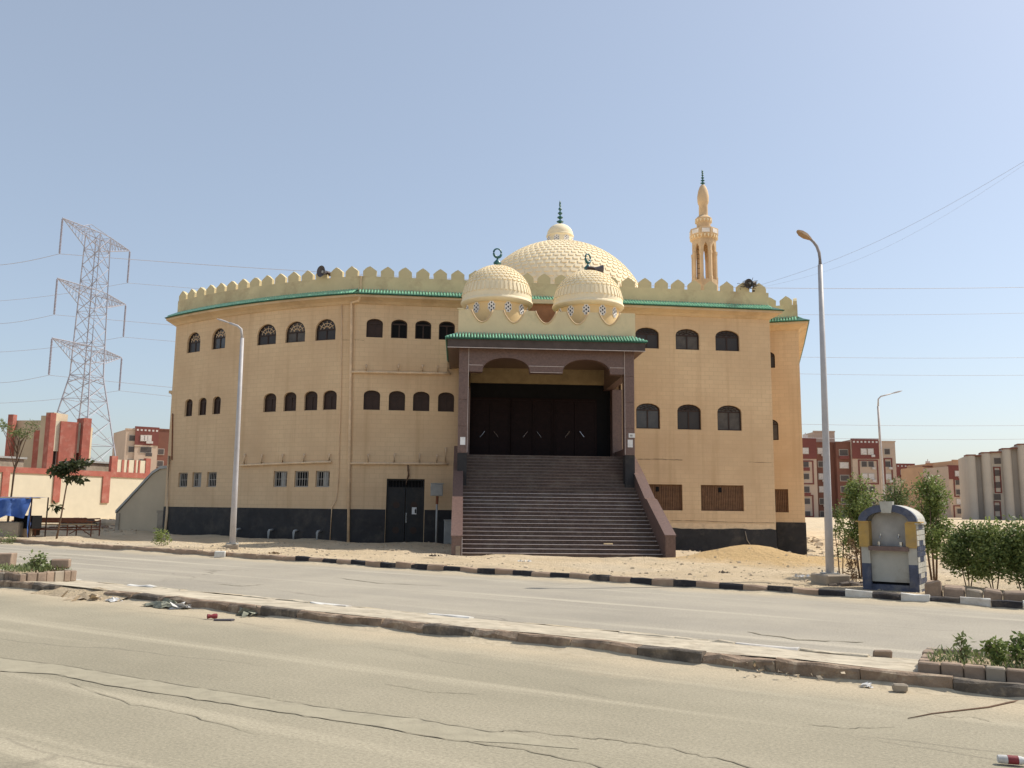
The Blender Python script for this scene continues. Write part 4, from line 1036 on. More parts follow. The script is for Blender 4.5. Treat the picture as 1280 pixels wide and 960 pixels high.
# eave detail of the lower block between the domes (brown panel and lintel)
# --- side staircase on the left end
def side_stairs():
    e = B.m @ PTS[0]; a = Vector((e.x, e.y, 0)); 
    Yb = a.y+.35; far = at_depth(143, 668, Yb+1.6); near = at_depth(206, 668, Yb)
    d = Vector((far.x-near.x, far.y-near.y, 0)); L = d.length; ang = atan2(-d.y, -d.x)
    fr = Frame((far.x, far.y), ang)                      # local x from the low end to the building
    def pz(px, py): return fr.plane(px, py, 0)
    a0 = pz(146, 638); a1 = pz(190.7, 589); a2 = pz(201, 583); zb = -.3
    M = B.i @ fr.m
    root = None
    ztr = a2[1]
    poly = [(a0[0], zb), (L, zb), (L, ztr-.1), (a2[0], ztr-.12), (a1[0], a1[1]-.16), (a0[0], a0[1]-.14)]
    mb = MB(); mb.prism(poly, 'y', .03, .22, M=M); root = mb.build('side_staircase', M_beigeb, mosque)
    th = .14
    top = [(a0[0]-.06, a0[1]-.14), (a1[0], a1[1]-.14), (a2[0], a2[1]-.12), (L, ztr-.10), (L, ztr+.04), (a2[0], a2[1]+.02), (a1[0], a1[1]), (a0[0]-.06, a0[1])]
    mb = MB(); mb.prism(top, 'y', -.04, .29, M=M); mb.build('coping', M_grey, root)
    mb = MB(); mb.box(a0[0]-.02, a0[0]+.24, -.02, .26, zb, a0[1]-.145, M=M); mb.build('pier', M_conc, root)
    x, z = pz(198, 641); mb = MB(); mb.box(x, L, -.05, .26, zb, z, M=M); mb.box(x-.04, L, -.08, .28, z, z+.12, M=M); mb.build('pier', M_conc, root)
    n = 16
    for k in range(n):
        xx = a0[0]+(L-a0[0])*k/n; zz = .1+(ztr-.8)*(k+1)/n; mb = MB(); mb.box(xx, xx+(L-a0[0])/n-.002, .23, 1.7, zb, zz, M=M); mb.build('step', M_conc, root)
    mb = MB(); mb.prism(poly, 'y', 1.71, 1.9, M=M); mb.build('stair_wall', M_beigeb, root)
side_stairs()
# small corbelled ledge high on the left end
q = wpos(.02, .0, wpix(209, 490)[1]); mb = MB(); mb.box(-.28, .02, .1, .9, -.08, .06); mb.prism([(-.2, -.08), (.02, -.08), (.02, -.4)], 'y', .15, .85); mb.build('side_ledge', M_plaster, mosque, loc=q, rz=wang(.1)*.5)

# --- free-standing items on or by the mosque
def wdir(rz, v): return Matrix.Rotation(rz, 3, 'Z') @ Vector(v)
def loudspeaker(P, rz, label, R=.26, L=.42, tiltx=0, cone=False):
    r = empty('loudspeaker', P, rz, label, 'loudspeaker', 'loudspeakers mounted on the mosque roof'); r.rotation_euler = (tiltx, 0, rz)
    M = Matrix.Rotation(pi/2, 4, 'X')
    mb = MB(); mb.lathe([(.05, -.32*L/.42), (.06, -.1), (.10, .02), (R*.6, .12), (R, L*.6), (R*1.04, L*.62), (R*.94, L*.58), (R*.5, .14), (.04, .02)], 16, M=M); mb.build('horn', M_horn, r, smooth='auto')
    mb = MB(); mb.lathe([(0, -.34), (.10, -.34), (.11, -.2), (.10, -.06), (0, -.06)], 12, M=M); mb.build('driver', M_frame, r, smooth='auto')
    mb = MB(); mb.lathe([(0, .02), (.09, .03), (.07, .16), (0, .2)], 10, M=M); mb.build('inner_cone', M_grey, r, smooth='auto')
    mb = MB(); mb.tube([(0, .15, -.03), (0, .15, -.35)], .02, 6); mb.box(-.05, .05, .1, .2, -.40, -.33); mb.build('bracket', M_frame, r)
    return r
s, z = wpix(407, 341); loudspeaker(B.m @ wpos(s, .05, z), B.t+wang(s)-.25, 'grey horn loudspeaker on the battlements above the left wing', .26)
p = B.m @ Vector((cB[0].x, cB[0].y, 0)); p.z = cB[1]+.05
loudspeaker(p+Vector((.30, -.1, .05)), pi/2+.25, 'grey horn loudspeaker on top of the right porch dome', .20, .50, .0)
s, z = wpix(938, 355); r = loudspeaker(B.m @ wpos(s, .10, z), B.t-.9, 'dark horn loudspeaker at the right corner of the battlements', .22, .4, .2)
p = B.m @ wpos(s-.0, .1, z)
mb = MB(); 
for k in range(60):
    a = Vector((random.gauss(0, .16), random.gauss(0, .12), random.gauss(-.05, .10))); b = a+Vector((random.uniform(-.3, .3), random.uniform(-.2, .2), random.uniform(-.15, .15))); mb.tube([a, (a+b)/2+Vector((0, 0, .03)), b], .012, 4)
o = mb.build('twig_nest', M_darkrub, loc=p+Vector((-.12, .0, -.06))); tag(o, 'dark twiggy bird nest behind the corner loudspeaker', 'nest')
# meter box on a post
def metre():
    x, z = B.plane(546, 612, -.9); b = B.m @ Vector((x, -.9, 0)); gz = gh(b.x, b.y)
    r = empty('meter_post', (b.x, b.y, gz), B.t, 'grey meter box on a thin post right of the steel door', 'meter box'); h = z-gz
    mb = MB(); mb.tube([(.02, 0, -.2), (.02, 0, h-.6)], .045, 8); mb.build('post', M_grey, r, smooth=True)
    mb = MB(); mb.tube([(.02, 0, h-.62), (.03, 0, h-.28)], .06, 8); mb.build('rusty_neck', M_rust, r)
    mb = MB(); mb.box(-.26, .26, -.13, .13, h-.27, h+.24); mb.box(-.28, .30, -.15, .15, h+.24, h+.28); mb.build('box', M_grey, r, bevel=.015)
    mb = MB(); mb.box(-.22, .22, -.14, -.131, h-.23, h+.20); mb.build('box_door', M_grey, r)
    x, z = B.plane(562, 663, -.5); b = B.m @ Vector((x, -.5, 0)); r = empty('electric_cabinet', (b.x, b.y, gh(b.x, b.y)), B.t, 'low grey electric cabinet beside the left stair parapet', 'cabinet')
    mb = MB(); mb.box(-.24, .24, -.18, .18, .02, 1.02); mb.build('cabinet_body', M_grey, r, bevel=.02)
    mb = MB(); mb.box(-.20, .20, -.195, -.181, .08, .96); mb.build('cabinet_door', M_grey, r)
    mb = MB(); mb.box(-.26, .26, -.2, .2, 1.02, 1.06); mb.build('cabinet_top', M_grey, r)
metre()

# ------------------------------------------------------------------ street lamps
def lamp(name, base, H, arm, headmat, label, r0=.11, foot=True, block=(.7, .45), leanx=0):
    r = empty('street_lamp', base, 0, label, 'street lamp', 'street lamps along the road')
    mb = MB(); n = 6
    ho = H
    mb.tube([(leanx*t*ho, 0, ho*t-.1) for t in (0, .3, .6, 1)], [r0, r0*.88, r0*.74, r0*.58], 12); mb.build('pole', M_lamp, r, smooth=True)
    # arm: offsets from the base given as points
    pts = [(leanx*ho, 0, ho-.12)]+[tuple(q) for q in arm[:-1]]
    mb = MB(); rr = [r0*.45]+[r0*(.40-.1*k/len(arm)) for k in range(len(pts)-1)]
    mb.tube(pts, rr, 8); mb.build('arm', M_lampd if headmat is M_lamphead else M_lamp, r, smooth=True)
    d = (Vector(arm[-1])-Vector(arm[-2])).normalized()
    rot = d.to_track_quat('Y', 'Z').to_matrix().to_4x4(); M = Matrix.Translation(pts[-1]) @ rot
    k = (Vector(arm[-1])-Vector(arm[-2])).length/.70; kw = k*1.55 if headmat is M_lamphead else k*.5
    mb = MB(); sec = [(-.05, .05, .05), (.05, .10, .06), (.25, .16, .10), (.5, .15, .10), (.68, .08, .05), (.72, .02, .02)]
    vs = []
    for (y, w, h) in sec:
        for (cx_, cz_) in ((-1, -.4), (-.8, .5), (0, 1), (.8, .5), (1, -.4), (0, -.9)): vs.append(M @ Vector((cx_*w*kw, y*k, cz_*h*kw)))
    fs = [(i*6+j, i*6+(j+1) % 6, (i+1)*6+(j+1) % 6, (i+1)*6+j) for i in range(5) for j in range(6)]+[tuple(range(5, -1, -1)), tuple(30+j for j in range(6))]
    mb.add(vs, fs); mb.build('lamp_head', headmat, r, smooth='auto')
    if block:
        mb = MB(); mb.box(-block[0]/2, block[0]/2, -block[0]/2, block[0]/2, -.2, block[1]); mb.build('concrete_foot', M_conc, r, rz=.3, bevel=.03)
        mb = MB(); mb.box(-.17, .17, -.17, .17, block[1], block[1]+.025)
        for a in (-.13, .13):
            for b in (-.13, .13): mb.tube([(a, b, block[1]), (a, b, block[1]+.08)], .015, 5)
        mb.build('base_plate', M_grey, r)
    return r
def lamp_at(px, py, tops, mat, label, r0, block, Y=None):
    pb = on_ground(px, py) if Y is None else at_depth(px, py, Y); base = Vector((pb.x, pb.y, gh(pb.x, pb.y)-.03))
    pts = [at_depth(x, y, pb.y)-base for x, y in tops]; p0 = pts[0]
    return lamp('', base, p0.z, pts[1:], mat, label, r0, block=block, leanx=p0.x/p0.z)
lamp_at(1038, 731, ((1025, 326), (1024, 316), (1021, 308), (1017, 302.5), (1012.5, 298.5), (996.5, 288.5)), M_lamphead, 'tall grey street lamp with an orange-brown head beside the tiled drinking fountain', .096, (.62, .26))
lamp_at(290, 689, ((303, 419), (301.5, 411.5), (297, 407.5), (287, 403.8), (271, 398.5)), M_lamp, 'white street lamp in front of the left wing of the mosque', .105, (.4, .2))
lamp_at(1106, 645, ((1097.5, 506), (1097.8, 499), (1101, 495.5), (1114, 492), (1127.5, 488.5)), M_lamp, 'distant thin street lamp with its arm to the right, before the red apartment blocks', .12, None, 58)
# ------------------------------------------------------------------ drinking fountain kiosk
def kiosk():
    pa = on_ground(1079, 741); pb = on_ground(1147, 748); b = pa
    d = Vector((pb.x-pa.x, pb.y-pa.y, 0)); ang = radians(-34); Wd = 1.24; 
    Wd = d.length*1.0; Wd = max(1.05, min(1.35, Wd)); print('kiosk', pa, pb, d.length, degrees_(atan2(d.y, d.x)))
    r = empty('drinking_fountain', (pa.x, pa.y, tilt(pa.x)+.0), ang, 'tiled blue, yellow and white drinking fountain kiosk with an arched top', 'drinking fountain')
    fr = Frame((pa.x, pa.y), ang); D = .95
    def q(px, py): x, z = fr.plane(px, py, 0); return x, z-tilt(pa.x)
    Wd = q(1147, 700)[0]; zs = q(1110, 683)[1]; zsp = q(1110, 655)[1]; zt = q(1110, 630.5)[1]; zband = q(1110, 731)[1]; zwh = q(1110, 705)[1]
    print('kiosk W', Wd, 'z', zs, zsp, zt)
    pw = .17
    # body: side walls and back
    def arc(a, b, z0, h, n=14): 
        c = (a+b)/2; w = (b-a)/2; return [(c+w*cos(pi*k/n), z0+h*sin(pi*k/n)) for k in range(n+1)]
    h = zt-zsp
    outer = [(.02, zsp-.001), (Wd-.02, zsp-.001)]+arc(.02, Wd-.02, zsp, h-.04)
    mb = MB(); mb.prism([(0.01, -.1), (Wd-.01, -.1), (Wd-.01, zsp)]+arc(.01, Wd-.01, zsp, h-.05)[1:-1]+[(.01, zsp)], 'y', .32, D); mb.build('body', M_kwh, r)
    for a in (0.0, Wd-pw):     # front pilasters
        mb = MB(); mb.box(a, a+pw, 0, .32, -.1, zwh); mb.build('blue_pilaster', M_kblue, r)
        mb = MB(); mb.box(a+.002, a+pw-.002, .003, .32, zwh, zs-.02); mb.build('white_pilaster', M_kwh, r)
        mb = MB(); mb.box(a-.03, a+pw+.0, -.03, .32, zs-.02, zsp+.03); mb.build('yellow_pilaster', M_kyel, r)
        mb = MB(); mb.box(a-.09 if a == 0 else a-.0, a+pw+(.0 if a == 0 else .09), -.05, .40, zsp+.03, zsp+.055); mb.build('capital', M_kyel, r)
    mb = MB(); mb.box(pw, Wd-pw, .02, .32, -.1, zband); mb.build('blue_base', M_kblue, r)
    mb = MB(); mb.box(pw, Wd-pw, .10, .32, zband+.05, zs-.09); mb.build('white_panel', M_kwh, r)
    mb = MB(); mb.box(pw, Wd-pw, .14, .32, zband, zband+.05); mb.build('drain_slot', M_void, r)
    mb = MB(); mb.box(pw-.02, Wd-pw+.02, -.05, .33, zs-.09, zs); mb.build('basin_edge', M_granite, r)
    mb = MB(); mb.box(pw, Wd-pw, .26, .319, zs, zsp+.03); mb.prism([(pw, zsp+.03), (Wd-pw, zsp+.03)]+arc(pw, Wd-pw, zsp+.03, h-.16), 'y', .26, .319); mb.build('marble_back', M_kmarble, r)
    # voussoir ring
    n = 9; zc = zsp+.055; wi, hi_, wo, ho = Wd/2-pw*.75, h-.20, Wd/2+.03, h-.055
    for k in range(n):
        a0, a1 = pi*k/n+.0, pi*(k+1)/n-.0; cxx = Wd/2; ss = [a0+(a1-a0)*j/3 for j in range(4)]
        poly = [(cxx+wo*cos(a), zc+ho*sin(a)) for a in ss]+[(cxx+wi*cos(a), zc+hi_*sin(a)) for a in ss[::-1]]
        mb = MB(); mb.prism(poly, 'y', -.04, .10 if k != 4 else .10); 
        if k == 4:
            mb = MB(); mb.prism([(cxx-.13, zc+ho+.06), (cxx+.13, zc+ho+.06), (cxx+.09, zc+hi_-.03), (cxx-.09, zc+hi_-.03)], 'y', -.07, .12)
        mb.build('voussoir' if k != 4 else 'keystone', M_kblue if k != 4 else M_kwh, r)
    # vault shell over the body
    poly = [(Wd/2+(wo)*cos(pi*k/16), zc+ho*sin(pi*k/16)-.005) for k in range(17)]+[(Wd/2+(wo-.06)*cos(pi*k/16), zc+(ho-.08)*sin(pi*k/16)) for k in range(16, -1, -1)]
    mb = MB(); mb.prism(poly, 'y', .10, D+.03); mb.build('vault', M_kwh, r)
    # side face tiles: blue and white courses
    for k in range(13):
        for j in range(4):
            if (k in (2, 3, 7, 8)) != (j in (1, 2) and k % 3 == 0): m = M_kblue
            else: m = M_kwh
            hk = (zsp)/13; y0 = .0+j*D/4
            for xs in ((Wd+.0, Wd+.012),):
                mb = MB(); mb.box(xs[0], xs[1], y0+.006, y0+D/4-.006, k*hk+.006, (k+1)*hk-.006); mb.build('side_tile', m, r)
    mb = MB(); mb.box(Wd-.012, Wd+.05, -.04, D+.03, zsp+.0, zsp+.05); mb.build('side_cornice', M_kwh, r)
    for xx in (Wd*.33, Wd*.66):
        mb = MB(); mb.tube([(xx, .26, zs+.20), (xx, .16, zs+.20), (xx, .14, zs+.16)], .013, 6); mb.tube([(xx, .19, zs+.2), (xx, .19, zs+.25)], .012, 5); mb.build('tap', M_chrome, r)
        mb = MB(); mb.lathe([(.03, 0), (.035, .09), (.03, .09), (.028, .01)], 8, (xx+.05 if xx > Wd/2 else xx-.02, .1, zs)); mb.build('cup', M_chrome, r)
    mb = MB(); mb.lathe([(0, -.01), (.10, -.006), (.11, 0)], 16, M=Matrix.Translation((Wd*.52, .262, zsp+.10)) @ Matrix.Rotation(pi/2, 4, 'X')); mb.build('medallion', M_kwh, r)
    return r
def degrees_(a): return a*180/pi
kiosk()

# ------------------------------------------------------------------ plants
def leaves(mb, c, rx, ry, rz, n, size, rs, squash=.6, droop=0, shell=.5):
    for _ in range(n):
        u = rs.gauss(0, 1), rs.gauss(0, 1), rs.gauss(0, 1); l = sqrt(sum(a*a for a in u)) or 1
        k = (rs.random()**shell)
        p = Vector((c[0]+u[0]/l*rx*k, c[1]+u[1]/l*ry*k, c[2]+u[2]/l*rz*k))
        a = Vector((rs.gauss(0, 1), rs.gauss(0, 1), rs.gauss(.1, .8)-droop)).normalized(); b = a.cross(Vector((rs.gauss(0, 1), rs.gauss(0, 1), rs.gauss(0, 1)))).normalized()
        L = size*rs.uniform(.6, 1.3); w = L*squash*.5
        mb.add([p, p+a*L*.5+b*w, p+a*L, p+a*L*.5-b*w], [(0, 1, 2, 3)])
def shrub(name, base, H, R, nl, size, lm, label, cat, seed, trunks=3, squash=.4, low=.25, clumps=14, group=None, flat=1.0, ir=.36):
    rs = random.Random(seed); r = empty(name, base, 0, label, cat, group)
    tb = MB(); tips = []; H = H*.88
    for k in range(trunks):
        a = 2*pi*k/trunks+rs.uniform(-.5, .5); b0 = (.04*cos(a), .04*sin(a), -.1); 
        m1 = (R*.25*cos(a), R*.25*sin(a), H*low*1.1); m2 = (R*.45*cos(a), R*.45*sin(a), H*.6); t = (R*.35*cos(a), R*.35*sin(a), H*.85)
        th = max(.009, H*.011); tb.tube([b0, m1, m2, t], [th, th*.8, th*.5, th*.2], 6)
        for j in range(3):
            z = H*(low+.15+.2*j); tb.tube([(m1[0]*1.0, m1[1], z), (m1[0]+rs.uniform(-1, 1)*R*.6, m1[1]+rs.uniform(-1, 1)*R*.6, z+H*.2)], [th*.5, th*.15], 5)
    tb.build('trunk', M_trunk, r, smooth=True)
    mb = MB()
    for k in range(clumps):
        z = H*(low+(1-low)*((k+.5)/clumps)); f = sin(pi*min(.98, max(.08, (z/H-low)/(1-low)*.88+.12)))**.55
        a = rs.uniform(0, 2*pi); rr = R*f*rs.uniform(.2, .8)
        c = (rr*cos(a), rr*sin(a)*flat, z); q = R*rs.uniform(.7, 1.25)*ir/.36
        leaves(mb, c, q*.5, q*.5*flat, q*.55, nl//clumps, size, rs, squash)
    mb.build('crown', lm, r, clean=False)
    return r
def gpt(px, py): 
    p = on_ground(px, py); 
    p.z = gh(p.x, p.y); return p
def gd(px, Y):
    p = at_depth(px, 690, Y); return Vector((p.x, Y, gh(p.x, Y)))
p = gd(1076, 21.8); hz = at_depth(1076, 590, 21.8).z
shrub('shrub', p, hz-p.z, .54, 4800, .085, M_leaf, 'leafy green shrub left behind the drinking fountain', 'shrub', 3, 3, .45, .36, 22, 'shrubs around the drinking fountain')
p = gd(1050, 22.6); shrub('shrub', p, at_depth(1050, 624, 22.6).z-p.z, .28, 600, .08, M_leafd, 'small dark sprig leaning beside the lamp pole by the fountain', 'shrub', 4, 2, .42, .3, 8, 'shrubs around the drinking fountain')
p = gd(1128, 22.5); hz = at_depth(1128, 597, 22.5).z
shrub('shrub', p, hz-p.z, .66, 4200, .085, M_leafy, 'pale dusty shrub directly behind the fountain arch', 'shrub', 5, 3, .42, .40, 15, 'shrubs around the drinking fountain')
p = gd(1166, 20.6); hz = at_depth(1175, 586, 20.6).z
shrub('small_tree', p, hz-p.z, .52, 5400, .085, M_leaf, 'tallest bushy green tree just right of the fountain', 'tree', 6, 3, .45, .36, 24)
for k, (px, Y, ty, R, lab, sd) in enumerate(((1208, 19.2, 655, .52, 'left end bush of the low green hedge, with bare twigs at its foot', 11), (1240, 18.6, 654, .55, 'middle bush of the low green hedge above the rubble border', 12), (1276, 18.2, 654, .6, 'right bush of the low green hedge, cut by the photo edge', 13), (1318, 17.8, 654, .6, 'hedge bush just beyond the right photo edge', 14))):
    p = gd(px, Y); hz = at_depth(px, ty, Y).z; shrub('hedge_bush', p, hz-p.z, R, 5000, .08, M_leaf if k % 2 else M_leafd, lab, 'bush', sd, 3, .45, .30, 22, 'bushes of the hedge at the right', ir=.42)
# dark dry plant behind lamp foot
p = gd(1066, 20.6); shrub('dry_bush', p, 1.1, .22, 420, .09, M_leafb, 'dry brown bush between lamp foot and drinking fountain', 'bush', 21, 4, .3, .05, 8)
p = gpt(197, 686); shrub('sprout', p+Vector((0, .3, 0)), .55, .34, 420, .09, M_leaf, 'small bright green bush at the left foot of the mosque', 'bush', 22, 3, .4, .25, 8)
# thin sapling at left
p = gpt(70, 676)
def sapling():
    H = at_depth(77, 578, p.y).z-p.z; r = empty('sapling', p, 0, 'thin young tree with dark drooping leaves before the cream wall', 'tree'); rs = random.Random(5)
    mb = MB(); mb.tube([(0, 0, -.1), (.12, 0, H*.3), (.2, 0, H*.6), (.3, 0, H*.95)], [.035, .03, .025, .015], 6)
    for k in range(7): z = H*rs.uniform(.72, .98); a = rs.uniform(-.7, .9); mb.tube([(.24, 0, z), (.24+a, rs.uniform(-.3, .3), z+.12)], [.014, .006], 4)
    mb.build('trunk', M_trunk, r, smooth=True)
    mb = MB(); 
    for (cx_, cz_, rr, n) in ((.2, .93, .55, 170), (.7, 1.0, .45, 130), (-.2, .88, .4, 110), (.45, .80, .35, 70), (.8, .78, .25, 40), (-.15, .42, .22, 26)): leaves(mb, (cx_*.9, 0, H*cz_), rr, rr*.8, rr*.38, n, .24, rs, .42, .5)
    mb.build('crown', M_leafk, r, clean=False)
sapling()
def wisp():
    q = gd(6, 46); r = empty('tree', q, 0, 'sparse light green tree at the left photo edge before the brown block', 'tree'); H = at_depth(12, 524, 46).z-q.z; rs = random.Random(9)
    mb = MB(); mb.tube([(0, 0, -.1), (.1, 0, H*.5), (.3, 0, H*.8)], [.07, .05, .03], 6)
    tips = []
    for k in range(9): a = rs.uniform(-1.2, 1.5); t = (.2+a, rs.uniform(-.5, .5), H*rs.uniform(.84, 1.0)); tips.append(t); mb.tube([(.15, 0, H*rs.uniform(.5, .75)), ((.2+a*.5), 0, H*.8), t], [.03, .02, .008], 5)
    mb.build('trunk', M_trunk, r, smooth=True); mb = MB()
    for t in tips: leaves(mb, t, .40, .35, .2, 60, .16, rs, .35)
    mb.build('crown', M_leafy, r, clean=False)
wisp()

# ------------------------------------------------------------------ median planters and small things
def planter(s0, s1, woff, depth, h, label, seed, courses=1):
    zb = MEDZ*.8; w0 = W_NEAR+woff
    c = from_sw((s0+s1)/2, w0+depth/2); ang = atan2(RD.y, RD.x)
    r = empty('planter', (c.x, c.y, tilt(c.x)+zb), ang, label, 'planter', 'low planters on the median'); L = abs(s1-s0)/2; D = depth/2; rs = random.Random(seed)
    for cz in range(courses):
        z0 = cz*h/courses; z1 = (cz+1)*h/courses-.006
        def run(x0, x1, y0, y1, horiz):
            t = x0 if horiz else y0; e = x1 if horiz else y1
            while t < e-.05:
                l = min(.17*rs.uniform(.8, 1.2), e-t); mb = MB(); j = rs.uniform(-.012, .012)
                if horiz: mb.box(t+.004, t+l-.004, y0+j, y1+j, z0-.05*(cz == 0), z1+rs.uniform(-.012, .008))
                else: mb.box(x0+j, x1+j, t+.004, t+l-.004, z0-.05*(cz == 0), z1+rs.uniform(-.012, .008))
                mb.build('brick', M_brick if rs.random() < .6 else M_conc, r, bevel=.012); t += l
        run(-L, L, -D, -D+.12, True); run(-L, L, D-.12, D, True); run(-L, -L+.12, -D+.13, D-.13, False); run(L-.12, L, -D+.13, D-.13, False)
    mb = MB(); n = 8; vs = [(-L+.1+(2*L-.2)*i/n, -D+.1+(2*D-.2)*j/n, h*.6+rs.uniform(-.015, .03)) for j in range(n+1) for i in range(n+1)]
    mb.add(vs, [(j*(n+1)+i, j*(n+1)+i+1, (j+1)*(n+1)+i+1, (j+1)*(n+1)+i) for j in range(n) for i in range(n)]); mb.build('soil', M_sand, r, smooth=True)
    return r, c, L, D, ang
sl = sw(on_ground(55, 731))[0]+.36
r, c, L, D, ang = planter(sl-1.15, sl, .10, 1.1, .15, 'small rough planter on the median at the left, holding one leafy plant', 1)
q = c+RD*.0+Vector((0, 0, tilt(c.x)+MEDZ+.12)); shrub('planter_plant', q+RD*.22+Vector((0, 0, -.03)), .30, .26, 240, .075, M_leafy, 'grey green plant growing in the left planter', 'plant', 31, 4, .6, .3, 8)
mb = MB(); mb.box(-.16, .16, -.1, .1, 0, .16); o = mb.build('brick', M_brick, loc=from_sw(sw(c)[0]+.42, sw(c)[1]+.30, tilt(c.x)+.31), rz=.3, bevel=.02); tag(o, 'dark brick lying on the rim of the left planter', 'brick')
sl = sw(on_ground(1154, 846))[0]
r, c2, L2, D2, ang = planter(sl, sl+3.4, .20, 1.05, .14, 'long brick planter on the median at the right, half grown with weeds', 2)
for (px, py, h, R, n, lm, lab, sd) in ((1206, 856, .24, .08, 90, M_leafy, 'thin sprig at the left end of the right planter', 41), (1248, 860, .19, .13, 420, M_leaf, 'round bright green plant in the right planter', 42), (1281, 860, .25, .14, 360, M_leafd, 'plant in the right planter, at the photo edge', 43)):
    p = on_ground(px, py); p = Vector((p.x, p.y, tilt(p.x)+MEDZ+.1)); shrub('planter_plant', p, h, R, n, .06, lm, lab, 'plant', sd, 3, .45, .2, 8)
def weeds(name, c, L, D, n, z, label, mat, size=.06, seed=3):
    rs = random.Random(seed); mb = MB()
    for _ in range(n):
        p = c+RD*rs.uniform(-L, L)+RN*rs.uniform(-D, D); b = Vector((p.x, p.y, tilt(p.x)+z)); a = rs.uniform(0, 6.3); h = size*rs.uniform(.6, 1.6); d = Vector((cos(a), sin(a), 0))*h*.7; s_ = Vector((-sin(a), cos(a), 0))*.008
        mb.add([b-s_, b+s_, b+d*.6+s_+Vector((0, 0, h*.8)), b+d+Vector((0, 0, h))], [(0, 1, 2, 3)])
    o = mb.build(name, mat, clean=False); tag(o, label, 'weeds', kind='stuff')
weeds('weeds', c2, L2*.95, D2*.8, 1500, MEDZ+.08, 'dry green weeds covering the right planter', M_leafy, .045)
weeds('weeds', c, .55, .5, 500, MEDZ+.14, 'low weeds in the left planter', M_leafy, .07, 4)
def rough_block(px, py, w, d, h, rz, mat, label, cat='brick', z=0, seed=1):
    p = on_ground(px, py); rs = random.Random(seed); mb = MB(); mb.box(-w/2, w/2, -d/2, d/2, 0, h)
    wq = sw(p)[1]; z = MEDZ*(1-.7*(wq-W_NEAR)/(W_NF-W_NEAR))-.01 if W_NEAR+.1 < wq < W_NF else 0.0; print('block', px, wq-W_NEAR, z)
    mb.v = [(x+rs.uniform(-.012, .012), y+rs.uniform(-.012, .012), zz+rs.uniform(-.01, .01)) for x, y, zz in mb.v]
    o = mb.build(cat.replace(' ', '_'), mat, loc=(p.x, p.y, tilt(p.x)+z), rz=rz, bevel=.015); tag(o, label, cat); return o
rough_block(1103, 824, .20, .12, .10, -.3, M_brick, 'dark brick lying at the far edge of the median, left of the right planter', z=MEDZ*.6)
rough_block(1125, 865, .13, .10, .075, -.25, M_conc, 'grey concrete lump on the near road below the median kerb', 'concrete lump', seed=2)
rough_block(275, 697, .30, .2, .18, .2, M_kw, 'broken pale stone against the far kerb below the left lamp', 'stone', seed=3)
rough_block(2, 708, .5, .4, .3, .2, M_brick, 'dark stone block on the median at the left photo edge', 'stone', seed=4, z=.0)
def litter(px, py, R, n, mat, label, seed, name='litter', flat=.25, sz=.07, zz=0):
    p = on_ground(px, py); rs = random.Random(seed); mb = MB()
    for _ in range(n):
        c = Vector((rs.gauss(0, R*.5), rs.gauss(0, R*.28), abs(rs.gauss(0, R*flat*.4))+.012)); ax = [Vector((rs.gauss(0, 1), rs.gauss(0, 1), rs.gauss(0, .5))).normalized()*sz*rs.uniform(.5, 1.4) for _ in range(2)]
        a, b = ax; u = c+a+b; mb.add([c-a-b, c+a-b, c+a+b+Vector((0, 0, sz*.4)), c-a+b], [(0, 1, 2), (0, 2, 3)])
    mb.v = [(v[0], v[1], max(.005, v[2])) for v in mb.v]
    o = mb.build(name, mat, loc=(p.x, p.y, tilt(p.x)+zz), clean=False); tag(o, label, 'litter'); return o
def rag(px, py, L, D, h, mat, label, seed, name):
    p = on_ground(px, py); rs = random.Random(seed); mb = MB(); n = 14; vs = []
    for j in range(n+1):
        for i in range(n+1):
            u, v = i/n*2-1, j/n*2-1; k = max(0, 1-u*u)*max(0, 1-v*v); a = 1+.25*sin(u*5+seed)+.2*sin(v*7)
            vs.append((u*L*(1+.12*sin(v*9+seed))+rs.gauss(0, .012), v*D*(1+.25*sin(u*6))+rs.gauss(0, .012), .006+h*k*(.45+.55*abs(sin(u*7+v*4+seed)*cos(v*8-u*3)))*a+rs.random()*.012))
    mb.add(vs, [(j*(n+1)+i, j*(n+1)+i+1, (j+1)*(n+1)+i+1, (j+1)*(n+1)+i) for j in range(n) for i in range(n) if (i-7)**2+(j-7)**2 < 56])
    o = mb.build(name, mat, loc=(p.x, p.y, tilt(p.x)), rz=-.45); tag(o, label, 'litter')
rag(205, 759, .40, .16, .11, M_trashg, 'crumpled grey green rag on the road beside the median kerb', 1, 'crumpled_rag')
litter(224, 761, .12, 14, M_trash, 'white scrap at the right end of the grey rag', 2)
rag(143, 752, .17, .09, .06, M_trash, 'crumpled white paper by the kerb left of the grey rag', 3, 'crumpled_paper')
litter(105, 750, .3, 16, M_stone, 'flat brownish scraps near the kerb gap at the left', 4)
litter(314, 770, .2, 14, M_trashg, 'small dry scrap by the kerb right of the red wrapper', 6)
litter(1000, 845, .50, 60, M_stone, 'dry crumbs and scraps along the kerb at the right', 7, sz=.018)
litter(960, 838, .40, 30, M_trashg, 'small dry leaves along the kerb left of the crumbs', 17, sz=.02)
litter(1087, 860, .07, 8, M_trash, 'small white paper scrap left of the grey lump', 8, sz=.03)
litter(765, 813, .14, 12, M_stone, 'pale crumbs beside the median kerb near the middle', 9, sz=.03)
